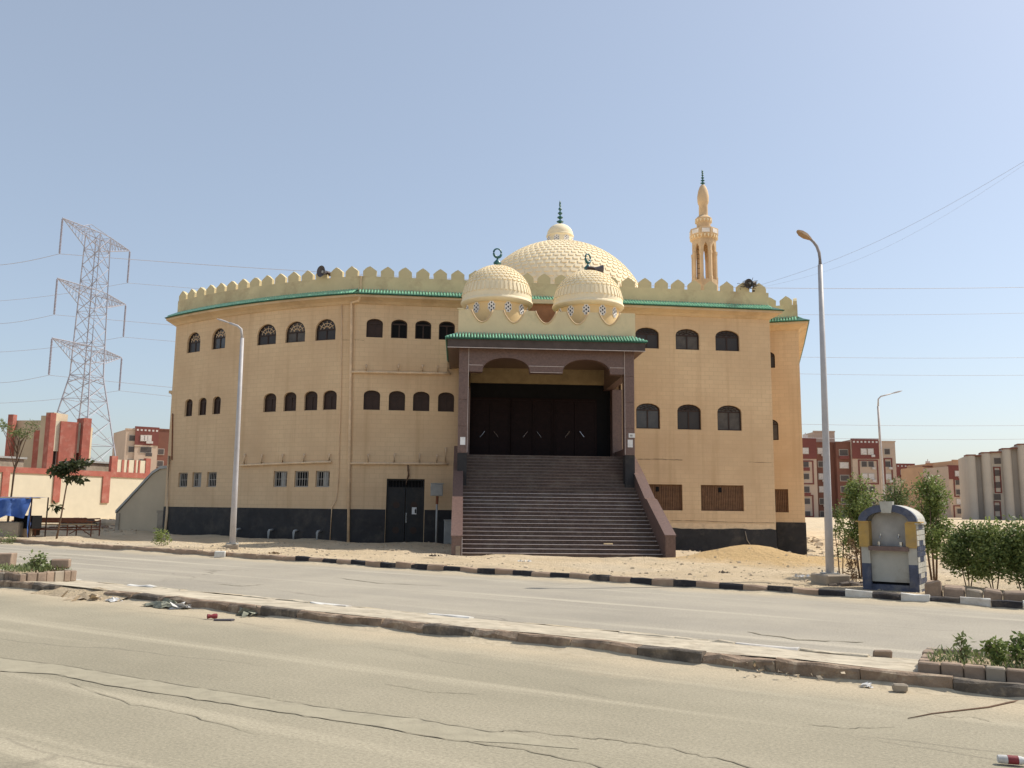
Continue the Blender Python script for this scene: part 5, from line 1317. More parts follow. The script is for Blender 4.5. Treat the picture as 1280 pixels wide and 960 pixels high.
def can(px, py):
    p = on_ground(px, py); r = empty('drink_can', (p.x, p.y, tilt(p.x)+.04), .4, 'crushed dark red can lying on the near road', 'drink can'); r.scale = (.75,)*3
    mb = MB(); M = Matrix.Rotation(pi/2, 4, 'Y'); mb.lathe([(0, -.09), (.035, -.09), (.045, -.08), (.03, -.02), (.046, .03), (.045, .08), (.034, .09), (0, .09)], 10, M=M); mb.build('can_body', M_trashr, r, smooth='auto')
    mb = MB(); mb.lathe([(0, 0), (.032, 0), (.035, .006), (0, .006)], 10, (0, 0, .0), M=Matrix.Translation((.089, 0, 0)) @ M); mb.build('can_lid', M_chrome, r)
can(265, 774)
mb = MB(); mb.prism([(-.13, -.03), (.1, -.045), (.14, 0), (.1, .04), (-.12, .035)], 'z', 0, .02); p = on_ground(280, 776); o = mb.build('sandal_sole', M_horn, loc=(p.x, p.y, tilt(p.x)+.003), rz=.15); tag(o, 'flat dark purple scrap right of the red can', 'scrap')
def bottle():
    p = on_ground(1268, 957); r = empty('plastic_bottle', (p.x, p.y, tilt(p.x)+.035), -.25, 'white and red plastic bottle lying at the bottom right corner', 'bottle'); r.scale = (.8,)*3; M = Matrix.Rotation(pi/2, 4, 'Y')
    mb = MB(); mb.lathe([(0, -.12), (.03, -.12), (.034, -.10), (.034, .05), (.02, .09), (.013, .10), (.013, .12), (0, .12)], 14, M=M); mb.build('bottle_body', M_trash, r, smooth='auto')
    mb = MB(); mb.lathe([(.0345, -.05), (.0352, -.05), (.0352, .03), (.0345, .03)], 14, M=M); mb.build('bottle_label', M_trashr, r, smooth='auto')
bottle()
# loose twig on the near road at the right
mb = MB(); pts = [on_ground(x, y) for x, y in ((1280, 876), (1262, 879), (1235, 885), (1200, 889), (1165, 893), (1135, 899))]; mb.tube([(q.x, q.y, tilt(q.x)+.007) for q in pts], [.009, .008, .007, .006, .005, .003], 6)
o = mb.build('branch', M_trunk, smooth=True); tag(o, 'long thin dry branch lying on the near road at the right', 'branch')
mb = MB(); mb.box(-.16, .16, -.05, .05, 0, .05); x, z = P_.plane(760, 677, -VF+.8*0+1.0); pq = P_.m @ Vector((P_.plane(760, 677, -9.0)[0], -9.02, 0)); kst = int((VF-9.02)/tr); o = mb.build('yellow_wrapper', M_wood, loc=(pq.x, pq.y, zb0+rise*(kst+1)+.003), rz=.1, bevel=.015); tag(o, 'small yellow wrapper lying on a lower step of the stairs', 'wrapper')

for i_, (px, py, lb) in enumerate(((540, 700, 'small dark scrap on the sand before the steel door'), (345, 697, 'dry tuft on the verge behind the kerb, left of the painted kerb stones'), (655, 707, 'pale scrap on the sand before the stairs'), (905, 722, 'dark twigs on the sand before the orange heap'), (1000, 727, 'white scrap on the sand left of the tall lamp foot'))):
    litter(px, py, .16, 22, (M_darkrub, M_leafb, M_trash, M_darkrub, M_trash)[i_], lb, 90+i_, sz=.03, zz=.10)
# rubble, stones
def stones(name, fn, n, szr, mat, label, seed, kind='stuff'):
    rs = random.Random(seed); mb = MB()
    for _ in range(n):
        x, y = fn(rs); z = gh(x, y); s_ = rs.uniform(*szr)*(1 if rs.random() < .8 else 1.8)
        vs = []; 
        for (a, b, c) in ((-1, -1, -.4), (1, -1, -.4), (1, 1, -.4), (-1, 1, -.4), (-.7, -.6, .6), (.6, -.7, .5), (.7, .6, .7), (-.6, .7, .45)):
            vs.append((x+a*s_*rs.uniform(.6, 1.1), y+b*s_*rs.uniform(.6, 1.1), z+c*s_*rs.uniform(.5, 1)))
        mb.add(vs, [(4, 5, 6, 7), (0, 1, 5, 4), (1, 2, 6, 5), (2, 3, 7, 6), (3, 0, 4, 7)])
    o = mb.build(name, mat, clean=False); tag(o, label, 'rubble' if kind else None, kind=kind)
def near(c, a, b): return lambda rs: (c[0]+rs.gauss(0, a), c[1]+rs.gauss(0, b))
g0 = gd(1015, 33); stones('rubble', near(g0, 1.2, 2.2), 420, (.03, .09), M_stone, 'grey rubble strewn right of the mosque corner', 1)
g0 = gd(1030, 48); stones('rubble', near(g0, 3.0, 5), 260, (.05, .16), M_stone, 'pale rubble on the sandy rise behind the mosque corner', 2)
g0 = gd(1015, 37); stones('rubble', near(g0, .5, .7), 60, (.06, .14), M_trash, 'white rubbish heap beside the mosque corner', 12)
g0 = gd(450, 30.5); stones('gravel', lambda rs: (rs.uniform(-11, 0), rs.uniform(27, 37)), 500, (.015, .05), M_stone, 'small stones scattered on the sand before the mosque', 3)
def along(s0, s1, w0, w1): return lambda rs: tuple(from_sw(rs.uniform(s0, s1), rs.uniform(w0, w1)).xy)
stones('gravel', along(-30, 14, W_FAR+.2, W_FAR+2.5), 500, (.012, .04), M_stone, 'fine gravel behind the far kerb', 4)
stones('gravel', near(gd(1010, 36), 3.5, 5), 900, (.02, .06), M_stone, 'grey gravel and crumbs on the sand right of the mosque', 15)
stones('gravel', near(gd(1000, 25), 3.0, 3), 600, (.008, .03), M_stone, 'fine crumbs over the orange sand heap', 16)
# rubble border under the hedge and dark heap by the fountain
g0 = gd(1062, 19.8); stones('debris', near(g0, .25, .3), 130, (.04, .11), M_darkrub, 'dark debris heap between the lamp foot and the fountain', 5)
def border():
    s0 = sw(gd(1168, 19))[0]; r = empty('rubble_border', from_sw(s0, W_FAR+.6, 0), 0, 'low border of rough stones under the hedge at the right', 'stone border'); rs = random.Random(8); s_ = s0
    rl_ = Vector(r.location)
    while s_ < s0+4.5:
        l = rs.uniform(.25, .45); mb = MB(); p = from_sw(s_, W_FAR+.55); z = gh(p.x, p.y)-.05
        vs = []
        for zz in (0, rs.uniform(.2, .34)):
            for (u, v) in ((0, 0), (l-.02, 0), (l-.02, .3), (0, .3)):
                q = from_sw(s_+u+rs.uniform(-.02, .02), W_FAR+.55+v+rs.uniform(-.03, .03)); vs.append((q.x-rl_.x, q.y-rl_.y, z+zz*(1+rs.uniform(-.15, .15))))
        mb.add(vs, [(3, 2, 1, 0), (4, 5, 6, 7), (0, 1, 5, 4), (1, 2, 6, 5), (2, 3, 7, 6), (3, 0, 4, 7)]); mb.build('stone', M_brick if rs.random() < .6 else M_conc, r, bevel=.03); s_ += l
border()

# ------------------------------------------------------------------ left compound
def compound():
    Y0 = 70.0; a = at_depth(-60, 645, 58.8); b = at_depth(240, 652, 78.3); d = Vector((b.x-a.x, b.y-a.y, 0)); ang = atan2(d.y, d.x); fr = Frame((a.x, a.y), ang); L = d.length
    zt = fr.plane(90, 587.2, 0)[1]; zt2 = fr.plane(90, 594, 0)[1]; print('compound', zt, zt2, fr.plane(5, 580, 0)[1]); zb = .15
    r = empty('compound_wall', (a.x, a.y, 0), ang, 'cream boundary wall with red brown pilasters and coping at the left', 'wall')
    mb = MB(); mb.box(0, L, 0, .3, zb-.8, zt2); mb.build('wall_panel', M_cream, r)
    mb = MB(); mb.box(-.02, L+.02, -.08, .36, zt2, zt); mb.build('red_coping', M_red, r)
    zp = fr.plane(72, 628, 0)[1]
    for (x0, x1) in ((2, 11), (67, 75.5), (128, 137), (186, 194), (-55, -48)):
        u0 = fr.plane(x0, 600, 0)[0]; u1 = fr.plane(x1, 600, 0)[0]; mb = MB(); mb.box(u0, u1, -.10, .02, zp, zt2); mb.build('red_pilaster', M_red, r)
    # raised ornamental railing section at the right end
    for (x0, x1, m, yt) in ((138, 145.5, M_red, 570), (145.5, 151, M_cream, 574.5), (151, 154, M_red, 574.8), (154, 158, M_cream, 574.8), (158, 160, M_red, 575), (160, 167, M_cream, 575), (167, 169, M_red, 575), (169, 172, M_cream, 575.3), (172, 174, M_red, 575.5), (174, 181, M_cream, 575.8), (181, 187, M_red, 573)):
        u0 = fr.plane(x0, 585, .1)[0]; u1 = fr.plane(x1, 585, .1)[0]; z = fr.plane((x0+x1)/2, yt, .1)[1]; mb = MB(); mb.box(u0+.003, u1-.003, .05 if m is M_cream else .0, .30, zt, z); mb.build('railing_pier', m, r)
    # gatehouse: sunlit panelled face parallel to the wall, brown shaded face towards the street
    ga = at_depth(64, 600, 78.0); gf = Frame((ga.x, ga.y), radians(52)); gb = Frame((ga.x, ga.y), radians(-8))
    g = empty('gatehouse', (ga.x, ga.y, 0), 0, 'brown and cream gatehouse with tall red fins behind the boundary wall', 'building'); GI = Matrix.Translation((-ga.x, -ga.y, 0))
    def part(nm, m, f, x0, x1, ytop, y0, y1, ybot=None):
        mb = MB(); u0 = f.plane(x0, 560, y0)[0]; u1 = f.plane(x1, 560, y0)[0]; z = f.plane((x0+x1)/2, ytop, y0)[1]; z0 = 0 if ybot is None else f.plane((x0+x1)/2, ybot, y0)[1]
        mb.box(u0, u1, y0, y1, z0, z, M=GI @ f.m); return mb.build(nm, m, g)
    part('brown_wall', M_beigeb, gb, 13, 51, 525.5, 1.5, 9)
    part('red_fin', M_red, gb, 6.5, 13, 518, .9, 1.4)
    part('red_fin', M_red, gb, 41, 48.5, 538, .8, 1.5)
    part('brown_tower', M_beigeb, gb, 48, 57, 519.5, .3, 2.5)
    part('brown_tower', M_beigeb, gb, 54, 64, 515.5, 0.05, 2.0)
    part('red_fin', M_red, gf, 60, 67, 516, -.02, .9)
    part('cream_panel', M_cream, gf, 66, 75, 526, .1, .8, 564)
    part('cream_panel', M_cream, gf, 66.5, 74.5, 581, .35, 4.5)
    part('red_panel', M_red, gf, 74, 96, 527, -.1, .34)
    part('cream_panel', M_cream, gf, 95, 103.5, 528.5, .10, .8, 566)
    part('red_fin', M_red, gf, 102, 112, 522.5, -.4, .9)
    part('back_wall', M_conc, gf, 66, 106, 545, 4.6, 5)
    for (x0, x1) in ((65.5, 73), (94.5, 101)):
        w_ = part('window', M_pane, gf, x0, x1, 564, .35, .6, 581); mb = MB(); u = gf.plane((x0+x1)/2, 570, .5)[0]; z0 = gf.plane(x0, 581, .5)[1]; z1 = gf.plane(x0, 564, .5)[1]; mb.box(u-.06, u+.06, .29, .34, z0, z1, M=GI @ gf.m); mb.build('window_frame', M_bar, w_)
    for (x0, x1, yt, lab) in ((-30, 27, 570, 'low grey shed roof behind the boundary wall at the far left'), (106, 138, 577, 'low grey shed behind the boundary wall under the pylon')):
        mb = MB(); u0 = fr.plane(x0, 570, 1.5)[0]; u1 = fr.plane(x1, 570, 1.5)[0]; z = fr.plane((x0+x1)/2, yt, 1.5)[1]
        mb.box(0, u1-u0, 0, 3, 0, z-.14); q = fr.m @ Vector((u0, 1.2, 0)); o = empty('shed', (q.x, q.y, 0), ang, lab, 'shed'); mb.build('shed_wall', M_conc, o)
        mb = MB(); mb.box(-.15, u1-u0+.15, -.15, 3.1, z-.14, z); mb.build('shed_roof', M_grey, o)
compound()
# blue tarpaulin stall
def stall():
    pl = gd(34, 34.0); pl.z = gh(pl.x, pl.y); r = empty('tarpaulin_stall', pl, 0, 'blue tarpaulin stretched over a low stall at the left edge', 'stall'); H = at_depth(35, 622, 34).z-pl.z; low = at_depth(35, 648, 34).z-pl.z
    mb = MB(); n, m = 22, 8; W_ = 3.2; rs = random.Random(3)
    vs = []
    for j in range(m+1):
        for i in range(n+1):
            x = -W_*i/n; t = j/m; z = H-(H-low)*t+ .05*sin(i*.9+t*3)*t-.10*sin(pi*i/n)*(1-t); y = -.05-.35*t+.07*sin(i*1.7+t*4)+.04*sin(i*3.1)
            vs.append((x, y, z+(.10*sin(i*.5) if j == m else 0)))
    vs2 = [(v[0], 1.3, H*1.02) for v in vs[:n+1]]
    k = len(vs); mb.add(vs+vs2, [(j*(n+1)+i, j*(n+1)+i+1, (j+1)*(n+1)+i+1, (j+1)*(n+1)+i) for j in range(m) for i in range(n)]+[(i+1, i, k+i, k+i+1) for i in range(n)])
    mb.build('tarpaulin', M_blue, r, smooth=True)
    mb = MB(); vs = []
    for j in range(7):
        for i in range(4): vs.append((-.02+.04*sin(j*1.3+i)-.03*i, -.1+.12*i+.03*sin(j*2.1), H-(H)*j/6))
    mb.add(vs, [(j*4+i, j*4+i+1, (j+1)*4+i+1, (j+1)*4+i) for j in range(6) for i in range(3)]); mb.build('hanging_flap', M_blue, r, smooth=True)
    for (x, y) in ((0, 0), (0, 1.2), (-3.1, 0), (-3.1, 1.2)):
        mb = MB(); mb.tube([(x, y, -.1), (x, y, H+.02)], .03, 6); mb.build('post', M_frame, r)
    mb = MB(); mb.tube([(-3.2, -.02, H+.01), (.35, -.02, H-.02)], .025, 6); mb.build('ridge_pole', M_wood, r)
    mb = MB(); mb.box(-3.0, -.35, -.15, .9, 0, low-.14); mb.build('counter', M_conc, r, bevel=.03)
    mb = MB(); mb.box(-.75, -.02, .2, .9, low-.4, low+.1); mb.build('dark_cloth', M_void, r)
    q = gd(6, 30.5); shrub('bush', q, .45, .5, 420, .08, M_leafy, 'low grey green weeds in front of the blue stall', 'bush', 71, 3, .4, .15, 8)
stall()
def scrap():
    q = gd(62, 36); r = empty('metal_frame', q, .12, 'rusty welded bed frame lying on the sand below the cream wall', 'metal frame')
    mb = MB(); L = 1.55; D = 1.0
    for (z, m) in ((.62, 0), (.28, 1)):
        mb.tube([(-L, 0, z), (L, 0, z)], .028, 5); mb.tube([(-L, D, z), (L, D, z+.1)], .028, 5); mb.tube([(-L, 0, z), (-L, D, z)], .028, 5); mb.tube([(L, 0, z), (L, D, z)], .028, 5)
    mb.build('side_rails', M_rust, r)
    mb = MB()
    for x in (-L, -L*.4, L*.4, L): mb.tube([(x, 0, 0), (x, 0, .62)], .026, 5); mb.tube([(x, D, 0), (x, D, .68)], .026, 5)
    mb.tube([(L*.45, 0, .62), (L, 0, .05)], .02, 5); mb.tube([(L*.45, 0, .1), (L*.98, 0, .6)], .02, 5)
    mb.build('frame_legs', M_rust, r)
    mb = MB(); mb.tube([(-L-.1, -.03, .48), (L+.2, -.05, .50)], .03, 6); mb.build('pale_bar', M_wood, r)
    mb = MB(); mb.box(-L+.1, L-.5, .2, .9, .55, .75); mb.build('rusty_tray', M_rust, r)
    mb = MB(); mb.box(-L+.2, -L+.8, .1, .8, .02, .4); mb.build('brown_crate', M_brownbar, r)
    for (px, Y, w, h, m, lab) in ((96, 52, 2.2, .45, M_darkrub, 'dark overturned tub on the sand before the cream wall'), (133, 53, 1.6, .35, M_stone, 'pale slabs piled at the foot of the cream wall')):
        q = gd(px, Y); rs = random.Random(px); mb = MB(); mb.lathe([(w*.5, -.1), (w*.48, h*.5), (w*.38, h*.85), (w*.2, h), (0, h*1.02)], 12); mb.v = [(x+rs.uniform(-.06, .06), y*.6, z+rs.uniform(-.05, .05)) for x, y, z in mb.v]
        o = mb.build('debris_heap', m, loc=q); tag(o, lab, 'debris')
    stones('rubble', near(gd(112, 46), 2.2, 2.5), 200, (.04, .14), M_stone, 'broken stones and brick bits before the cream wall', 77)
    stones('rubble', near(gd(122, 48), 1.8, 1.5), 70, (.06, .16), M_brick, 'brown brick rubble at the foot of the cream wall', 78)
scrap()

# ------------------------------------------------------------------ apartment blocks
WM = {}
def far_window(parent, x, z, w, h, light=False, y=0):
    key = (round(w, 2), round(h, 2), light)
    if key not in WM:
        mb = MB(); mb.box(-w/2-.12, w/2+.12, -.10, .02, -.12, h+.12); mb.cm = 1; mb.box(-w/2, w/2, -.13, -.05, 0, h)
        o = mb.build('window', [M_aptp, M_aptl if light else M_aptw], parent); WM[key] = o.data; o.location = (x, y, z); return
    o = bpy.data.objects.new('window', WM[key]); COL.objects.link(o); o.parent = parent; o.location = (x, y, z)
def block(px0, px1, Y, yaw, depth, cols, label, base_mat, storeys_bottom=None):
    # cols: list of dict(x0,x1,top, mat, band(height of red band in px), wins [px...], rows)
    a = at_depth(px0, 600, Y); fr = Frame((a.x, a.y), yaw); zb = gh(a.x, Y)-1.5
    r = empty('apartment_block', (a.x, a.y, 0), yaw, label, 'apartment block', 'apartment blocks beyond the mosque')
    mpx = Y/F
    for c in cols:
        off = c.get('off', 0); u0 = fr.plane(c['x0'], 560, off)[0]; u1 = fr.plane(c['x1'], 560, off)[0]; zt = fr.plane((c['x0']+c['x1'])/2, c['top'], off)[1]
        mb = MB(); mb.box(u0, u1, off, depth, zb, zt); mb.build(c.get('name', 'wall_bay'), c['mat'], r)
        mb = MB(); mb.box(u0-.1, u1+.1, off-.12, off+.5, zt-.02, zt+.28); mb.build('roof_edge', c.get('band_mat', c['mat']), r)
        if 'band' in c:
            zbd = fr.plane((c['x0']+c['x1'])/2, c['band'], off)[1]; mb = MB(); mb.box(u0-.05, u1+.05, off-.16, off, zbd, zt); mb.build('red_band', c['band_mat'], r)
            n = c.get('dots', 0)
            for k in range(n): x = u0+(u1-u0)*(k+.5)/n; mb = MB(); mb.box(x-.22, x+.22, off-.2, off-.15, zt-.75, zt-.35); mb.build('parapet_slot', M_aptl, r)
        for (wx, ww) in c.get('wins', []):
            x = fr.plane(wx, 580, off)[0]; rw = c['rows']
            for ri, wy in enumerate(rw):
                z = fr.plane(wx, wy+3, off)[1]; inb = 'band' in c and wy < c['band']
                far_window(r, x, z, ww, 1.25, (ri in c.get('light', ())), off-(.16 if inb else 0))
                q_ = random.Random(int(wx*7+wy)).random()
                if q_ < .28: mb = MB(); mb.box(x+ww*.1, x+ww*.1+.75, off-.55, off-.12, z-.62, z-.10); mb.build('air_conditioner', M_aptl, r)
                elif q_ < .42: mb = MB(); mb.box(x-ww*.6, x+ww*.6, off-.5, off-.45, z-.95, z-.15); mb.build('hanging_laundry', [M_aptw, M_aptl, M_blue, M_aptr][int(wx) % 4], r)
        for (f0, f1, fy0, fy1) in c.get('frames', []):
            a0, zt_ = fr.plane(f0, fy0, off); a1, zb_ = fr.plane(f1, fy1, off); mb = MB(); t = .28
            mb.box(a0-t, a0, off-.13, off, zb_, zt_); mb.box(a1, a1+t, off-.13, off, zb_, zt_); mb.box(a0-t, a1+t, off-.14, off, zt_, zt_+t); mb.box(a0-t, a1+t, off-.14, off, zb_-t, zb_); mb.build('red_surround', M_aptr, r)
    return r, fr
rows = (564, 580.5, 596, 612, 627, 643)
block(995, 1120, 200, .0, 14, [
  dict(x0=985, x1=1020, top=549, mat=M_aptb, band=573.5, band_mat=M_aptr, wins=[(1007, 1.3)], rows=rows, light=(0,), frames=[(1003, 1016, 577, 604), (1003, 1016, 620, 645)]),
  dict(x0=1020, x1=1045, top=554, mat=M_aptm, off=2.5, wins=[(1026, 1.2)], rows=rows, light=(0, 2, 3)),
  dict(x0=1018, x1=1044, top=540, mat=M_aptb, off=6),
  dict(x0=1045, x1=1065, top=553.5, mat=M_aptm, off=1.0, wins=[(1055, 1.9)], rows=(566, 582, 598, 612, 627, 643), light=(1,)),
  dict(x0=1065, x1=1098, top=549.5, mat=M_aptb, band=573.5, band_mat=M_aptr, dots=7, wins=[(1080, 1.2), (1088.5, 1.2)], rows=(565, 580.5, 596, 612, 627, 643), light=(0, 2), frames=[(1074, 1097, 576, 604)]),
  dict(x0=1098, x1=1119, top=552.5, mat=M_aptb, wins=[(1109.5, 1.2)], rows=(565, 580.5, 596.5, 612, 627, 643), light=(2,), frames=[(1106, 1115, 574, 604), (1106, 1115, 620, 645)], off=.3)],
  'red topped apartment block directly right of the mosque', M_aptb)
r, fr = block(1120, 1155, 280, 0, 14, [
  dict(x0=1119, x1=1142, top=580.5, mat=M_aptb, band=597, band_mat=M_aptr, dots=5, wins=[(1128, 1.4), (1134, 1.4)], rows=(590, 602, 613, 624, 636), light=(0,)),
  dict(x0=1142, x1=1153, top=583, mat=M_aptb, off=.6, wins=[(1146.5, 1.3)], rows=(591, 602, 613, 624, 636))],
  'small distant block with a dark red top, behind the pale shrub', M_aptb)
block(1152, 1186, 240, 0, 14, [
  dict(x0=1153, x1=1184, top=583.5, mat=M_apto, band_mat=M_aptm), dict(x0=1157, x1=1179, top=580, mat=M_apto, off=2)],
  'plain orange apartment block between two red topped ones', M_apto)
block(1184, 1212, 225, 0, 14, [
  dict(x0=1190, x1=1211, top=576, mat=M_apto, off=3), dict(x0=1184, x1=1212, top=583, mat=M_aptb, band=599, band_mat=M_aptr, wins=[(1196, 1.3), (1202.5, 1.3)], rows=(592, 603, 615, 627, 639), light=(0, 3), frames=[(1193, 1207, 600, 620), (1193, 1207, 633, 650)])],
  'narrow red topped block left of the big pale grey block', M_aptb)
# big fluted pale block at the right edge
def fluted():
    Y = 190; a = at_depth(1205, 620, Y); fr = Frame((a.x, a.y), -.35); r = empty('apartment_block', (a.x, a.y, 0), -.35, 'large pale grey block with curved bays at the right edge', 'apartment block', 'apartment blocks beyond the mosque'); zb = -3
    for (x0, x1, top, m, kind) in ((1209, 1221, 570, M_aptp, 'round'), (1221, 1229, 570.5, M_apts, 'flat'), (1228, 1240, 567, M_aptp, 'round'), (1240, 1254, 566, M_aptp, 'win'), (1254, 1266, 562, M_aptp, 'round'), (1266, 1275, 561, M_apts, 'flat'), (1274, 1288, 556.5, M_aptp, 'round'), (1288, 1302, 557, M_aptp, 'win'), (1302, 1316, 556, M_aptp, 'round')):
        u0 = fr.plane(x0, 600, 0)[0]; u1 = fr.plane(x1, 600, 0)[0]; z = fr.plane((x0+x1)/2, top, 0)[1]; mb = MB()
        if kind == 'round':
            n = 10; poly = [(u0+(u1-u0)*(.5-.5*cos(pi*k/n)), -1.1*sin(pi*k/n)) for k in range(n+1)]+[(u1, 12), (u0, 12)]; mb.prism(poly, 'z', zb, z)
        else: mb.box(u0, u1, .6 if kind == 'flat' else .2, 12, zb, z)
        mb.build('bay', m, r, smooth='auto')
        mb = MB(); mb.box(u0, u1, -.4 if kind != 'round' else -1.0, 3, z, z+.3); mb.build('roof_edge', M_aptm, r)
        if kind == 'win':
            for wy in (577, 592, 607, 622, 636, 650):
                x, zz = fr.plane((x0+x1)/2, wy+3, .2); far_window(r, x, zz, 1.3, 1.3, False, .2)
            for (fy0, fy1) in ((585, 615), (628, 655)):
                a0, zt_ = fr.plane(x0+3, fy0, .2); a1, zb_ = fr.plane(x1-3, fy1, .2); mb = MB(); t = .25
                mb.box(a0-t, a0, .07, .2, zb_, zt_); mb.box(a1, a1+t, .07, .2, zb_, zt_); mb.box(a0-t, a1+t, .06, .2, zt_, zt_+t); mb.box(a0-t, a1+t, .06, .2, zb_-t, zb_); mb.build('red_surround', M_aptr, r)
fluted()
block(155, 212, 200, .62, 14, [
  dict(x0=156, x1=169, top=537, mat=M_aptb, off=.3, wins=[(163, 1.3)], rows=(548, 562, 578)),
  dict(x0=168, x1=197, top=535, mat=M_aptb, band=556.5, band_mat=M_aptr, dots=6, wins=[(176, .9), (180, .9), (184, .9)], rows=(548,), light=(0,)),
  dict(x0=168.5, x1=191, top=558, mat=M_aptb, off=-.05, wins=[(177.5, 1.2), (184.5, 1.2)], rows=(562.5, 578)),
  dict(x0=197, x1=214, top=537.5, mat=M_aptm, off=1.5, wins=[(200, 1.3)], rows=(565, 580))],
  'red topped apartment block behind the left end of the mosque', M_aptb)
for (px, Y, ty, lab, sz) in ((1033, 210, 527, 'white antenna mast on the red topped block right of the mosque', .1), (1160, 245, 574, 'small antenna above the orange block', .1), (1007, 205, 541, 'rooftop antenna beside the mosque corner', .1)):
    t = at_depth(px, ty, Y); b = at_depth(px, 552 if px < 1100 else 584, Y); r = empty('antenna', (b.x, b.y, b.z), 0, lab, 'antenna'); h = t.z-b.z; mb = MB(); mb.tube([(0, 0, -.3), (0, 0, h)], .12, 5); mb.build('mast', M_aptl, r)
    mb = MB(); mb.box(-.5, .5, -.3, .3, h*.35, h*.75); mb.build('tank', M_aptl, r)
p = at_depth(1226-11, 652, 60); 
# ------------------------------------------------------------------ pylon and power lines
def pylon():
    Y = 150.0; zb = .0
    def at(px, py, Y_=Y): return at_depth(px, py, Y_)
    top = at(121, 283); basep = at(111, 640); cx_, cy_ = top.x, Y
    tips = [(at(78, 272, 141.5), at(162, 314, 160.5)), (at(72, 346, 141.5), at(158, 382, 160.5)), (at(65.5, 421, 141.5), at(151.5, 448, 160.5))]
    d = (tips[0][1]-tips[0][0]); d.z = 0; ang = atan2(d.y, d.x)
    mid = sum((t[0]+t[1] for t in tips), Vector())/6; cx_, cy_ = mid.x, mid.y
    r = empty('electricity_pylon', (cx_, cy_, zb), ang, 'tall grey lattice electricity pylon behind the gatehouse at the left', 'pylon'); 
    R3 = Matrix.Rotation(-ang, 3, 'Z'); L = lambda p: R3 @ (Vector(p)-Vector((cx_, cy_, zb)))
    zarm = [(L(t[0]).z+L(t[1]).z)/2 for t in tips]; zt = zarm[0]-.2; print('pylon arms', zarm, [L(t[0]).x for t in tips], [L(t[1]).x for t in tips])
    zk = zarm[2]-5.0                                 # waist
    def hw(z):
        if z >= zk-1e-6: return 1.45+(zt-z)/(zt-zk)*.45
        return 1.9+(zk-z)/zk*3.6
    for sx in (-1, 1):
        for sy in (-1, 1):
            mb = MB(); zs = [0, zk*.5, zk, zt]; mb.tube([(sx*hw(z), sy*hw(z), z) for z in zs], .13, 4); mb.build('tower_leg', M_pyl, r)
    mb = MB(); zs = []; z = 0; 
    while z < zk: zs.append(z); z += hw(z)*1.15
    zs.append(zk); n = int((zt-zk)/2.6); zs += [zk+(zt-zk)*k/n for k in range(1, n+1)]
    for i in range(len(zs)-1):
        a, b = zs[i], zs[i+1]; A, B_ = hw(a), hw(b)
        for (f) in range(4):
            def c(s, h, z):
                return {0: (s*h, -h, z), 1: (h, s*h, z), 2: (-s*h, h, z), 3: (-h, -s*h, z)}[f]
            mb.tube([c(-1, A, a), c(1, B_, b)], .06, 4, False); mb.tube([c(1, A, a), c(-1, B_, b)], .06, 4, False)
            if i % 2 == 0: mb.tube([c(-1, A, a), c(1, A, a)], .05, 4, False)
            if a < zk*.95: m_ = ((a+b)/2); mb.tube([c(-.5, (A+B_)/2, m_*.5+a*.5), c(-1, hw(a+(b-a)*.4), a+(b-a)*.4)], .04, 4, False); mb.tube([c(.5, (A+B_)/2, m_*.5+a*.5), c(1, hw(a+(b-a)*.4), a+(b-a)*.4)], .04, 4, False)
    o = mb.build('tower_lattice', M_pyl, r, clean=False); o['kind'] = 'stuff'
    ends = []
    for i, (ta, tb) in enumerate(tips):
        z = zarm[i]; xa, xb = -11.0, 11.0; mb = MB(); bz = z-2.6
        h = hw(z)
        for sg in (-1, 1):
            tip = (sg*9.63, 0, z)
            for sy in (-1, 1):
                mb.tube([(sg*h, sy*h, z), tip], .08, 4, False); mb.tube([(sg*h, sy*h, bz), tip], .08, 4, False)
                nn = 7
                for k in range(nn):
                    t0, t1 = k/nn, (k+1)/nn; up0 = Vector((sg*h, sy*h, z)).lerp(Vector(tip), t0); lo1 = Vector((sg*h, sy*h, bz)).lerp(Vector(tip), t1); lo0 = Vector((sg*h, sy*h, bz)).lerp(Vector(tip), t0)
                    mb.tube([up0, lo1], .045, 4, False); mb.tube([up0, lo0], .045, 4, False)
                    op = Vector((sg*h, -sy*h, z)).lerp(Vector(tip), t1); mb.tube([up0, op], .04, 4, False)
        for sy in (-1, 1): mb.tube([(-h, sy*h, z), (h, sy*h, z)], .08, 4, False); mb.tube([(-h, sy*h, bz), (h, sy*h, bz)], .06, 4, False)
        if i == 0:
            for sy in (-1, 1): mb.tube([(-5, 0, z), (-2.5, sy*.3, z+1.2), (h, sy*h, z)], .06, 4, False)
        mb.build('cross_arm', M_pyl, r, clean=False)
        for sg in (-1, 1):
            prof = []; ln_ = 6.0
            for k in range(24): prof += [(.11, z-.2-ln_*k/24), (.19, z-.2-ln_*(k+.4)/24)]
            mb = MB(); mb.lathe([(0.0, z)]+[(.04, z-.1)]+prof+[(.06, z-.25-ln_), (0, z-.3-ln_)], 6, (sg*9.63, 0, 0)); mb.build('insulator', M_ins, r, clean=False)
            p = Matrix.Rotation(ang, 3, 'Z') @ Vector((sg*9.63, 0, z-.3-ln_))+Vector((cx_, cy_, zb)); ends.append(p)
    return ends
ends = pylon()
def zpix(px, py, x, y):      # height of the sight line over plan point
    d = ray(px, py); k = (Vector((x, y, 0)).length)/Vector((d.x, d.y, 0)).length; return EYE.z+d.z*k
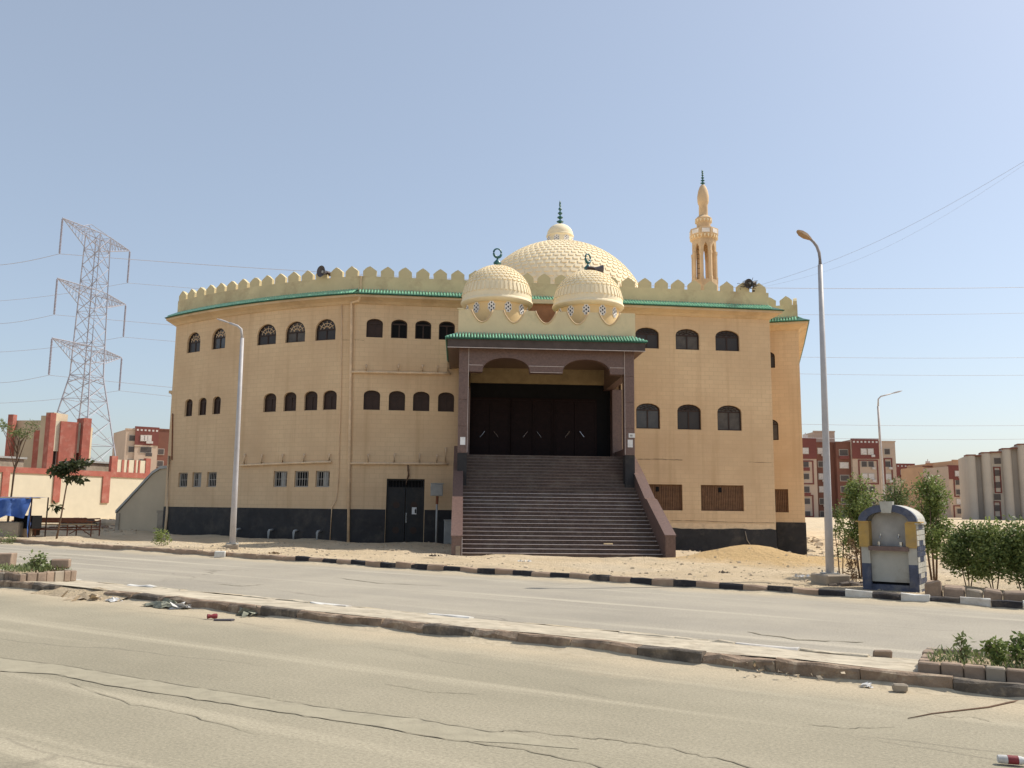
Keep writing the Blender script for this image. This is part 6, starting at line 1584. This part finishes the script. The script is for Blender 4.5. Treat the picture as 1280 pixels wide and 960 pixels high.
def wire(P, right_px, ys, left_y, label, r=.034):
    # right: parabola through P and the heights read at two places; left: down to the frame edge
    Pe = at_depth(1560, 380, 172); A = Vector((P.x, P.y)); E = Vector((Pe.x, Pe.y+(P.y-150)*.5))
    def plan(t): return A.lerp(E, t)
    def t_of(px):
        lo, hi = 0, 1
        for _ in range(40):
            m = (lo+hi)/2; q = plan(m); d = CAMM.transposed() @ (Vector((q.x, q.y, 30))-EYE); X = 640+F*d.x/-d.z
            if X < px: lo = m
            else: hi = m
        return (lo+hi)/2
    t1, t2 = t_of(ys[0][0]), t_of(ys[1][0]); q1, q2 = plan(t1), plan(t2); z1 = zpix(ys[0][0], ys[0][1], q1.x, q1.y); z2 = zpix(ys[1][0], ys[1][1], q2.x, q2.y); z0 = P.z
    # z = z0 + b t + c t^2
    det = t1*t2*t2-t2*t1*t1; b = ((z1-z0)*t2*t2-(z2-z0)*t1*t1)/det; c = ((z2-z0)*t1-(z1-z0)*t2)/det
    pts = [Vector((*plan(t), z0+b*t+c*t*t)) for t in [k/40 for k in range(41)]]
    o_ = (A-E).normalized(); Lp = at_depth(-40, left_y, P.y+6); left = [Vector((P.x+(Lp.x-P.x)*k/8, P.y+6*k/8, P.z+(Lp.z-P.z)*k/8-1.2*sin(pi*k/8)*.5)) for k in range(8, 0, -1)]
    mb = MB(); mb.tube(left+pts, r, 4, False); o = mb.build('power_line', M_wire, clean=False); tag(o, label, 'power line', 'power lines from the pylon'); return o
# ends order: (left,right) for top, middle, lower
wire(ends[0], 0, ((985, 360), (1278, 358.5)), 333, 'power line hanging from the top left arm of the pylon', .045)
wire(ends[1], 0, ((985, 393), (1278, 391)), 379, 'power line hanging from the top right arm of the pylon')
wire(ends[2], 0, ((985, 446), (1278, 447)), 405, 'power line hanging from the middle left arm of the pylon')
wire(ends[3], 0, ((985, 467), (1278, 469)), 442, 'power line hanging from the middle right arm of the pylon')
wire(ends[4], 0, ((985, 530), (1278, 532)), 478, 'power line hanging from the lowest left arm of the pylon')
wire(ends[5], 0, ((985, 547), (1278, 549)), 505, 'power line hanging from the lowest right arm of the pylon')
s, z = wpix(945, 358); a = B.m @ wpos(s, 0, z); b = at_depth(1330, 172, 26)
mb = MB(); mb.tube([a.lerp(b, k/14)+Vector((0, 0, -.55*sin(pi*k/14))) for k in range(15)], .0055, 4, False); o = mb.build('overhead_cable', M_wire, clean=False); tag(o, 'thin cable rising from the mosque roof corner to the upper right', 'cable')
a2 = a+Vector((0, 0, -.1)); mb = MB(); mb.tube([a2.lerp(b, k/14)+Vector((0, 0, -.9*sin(pi*k/14))) for k in range(15)], .003, 4, False); o = mb.build('overhead_cable', M_wire, clean=False); tag(o, 'fainter cable sagging just below the rising roof cable', 'cable')
print('objects', len(bpy.data.objects))
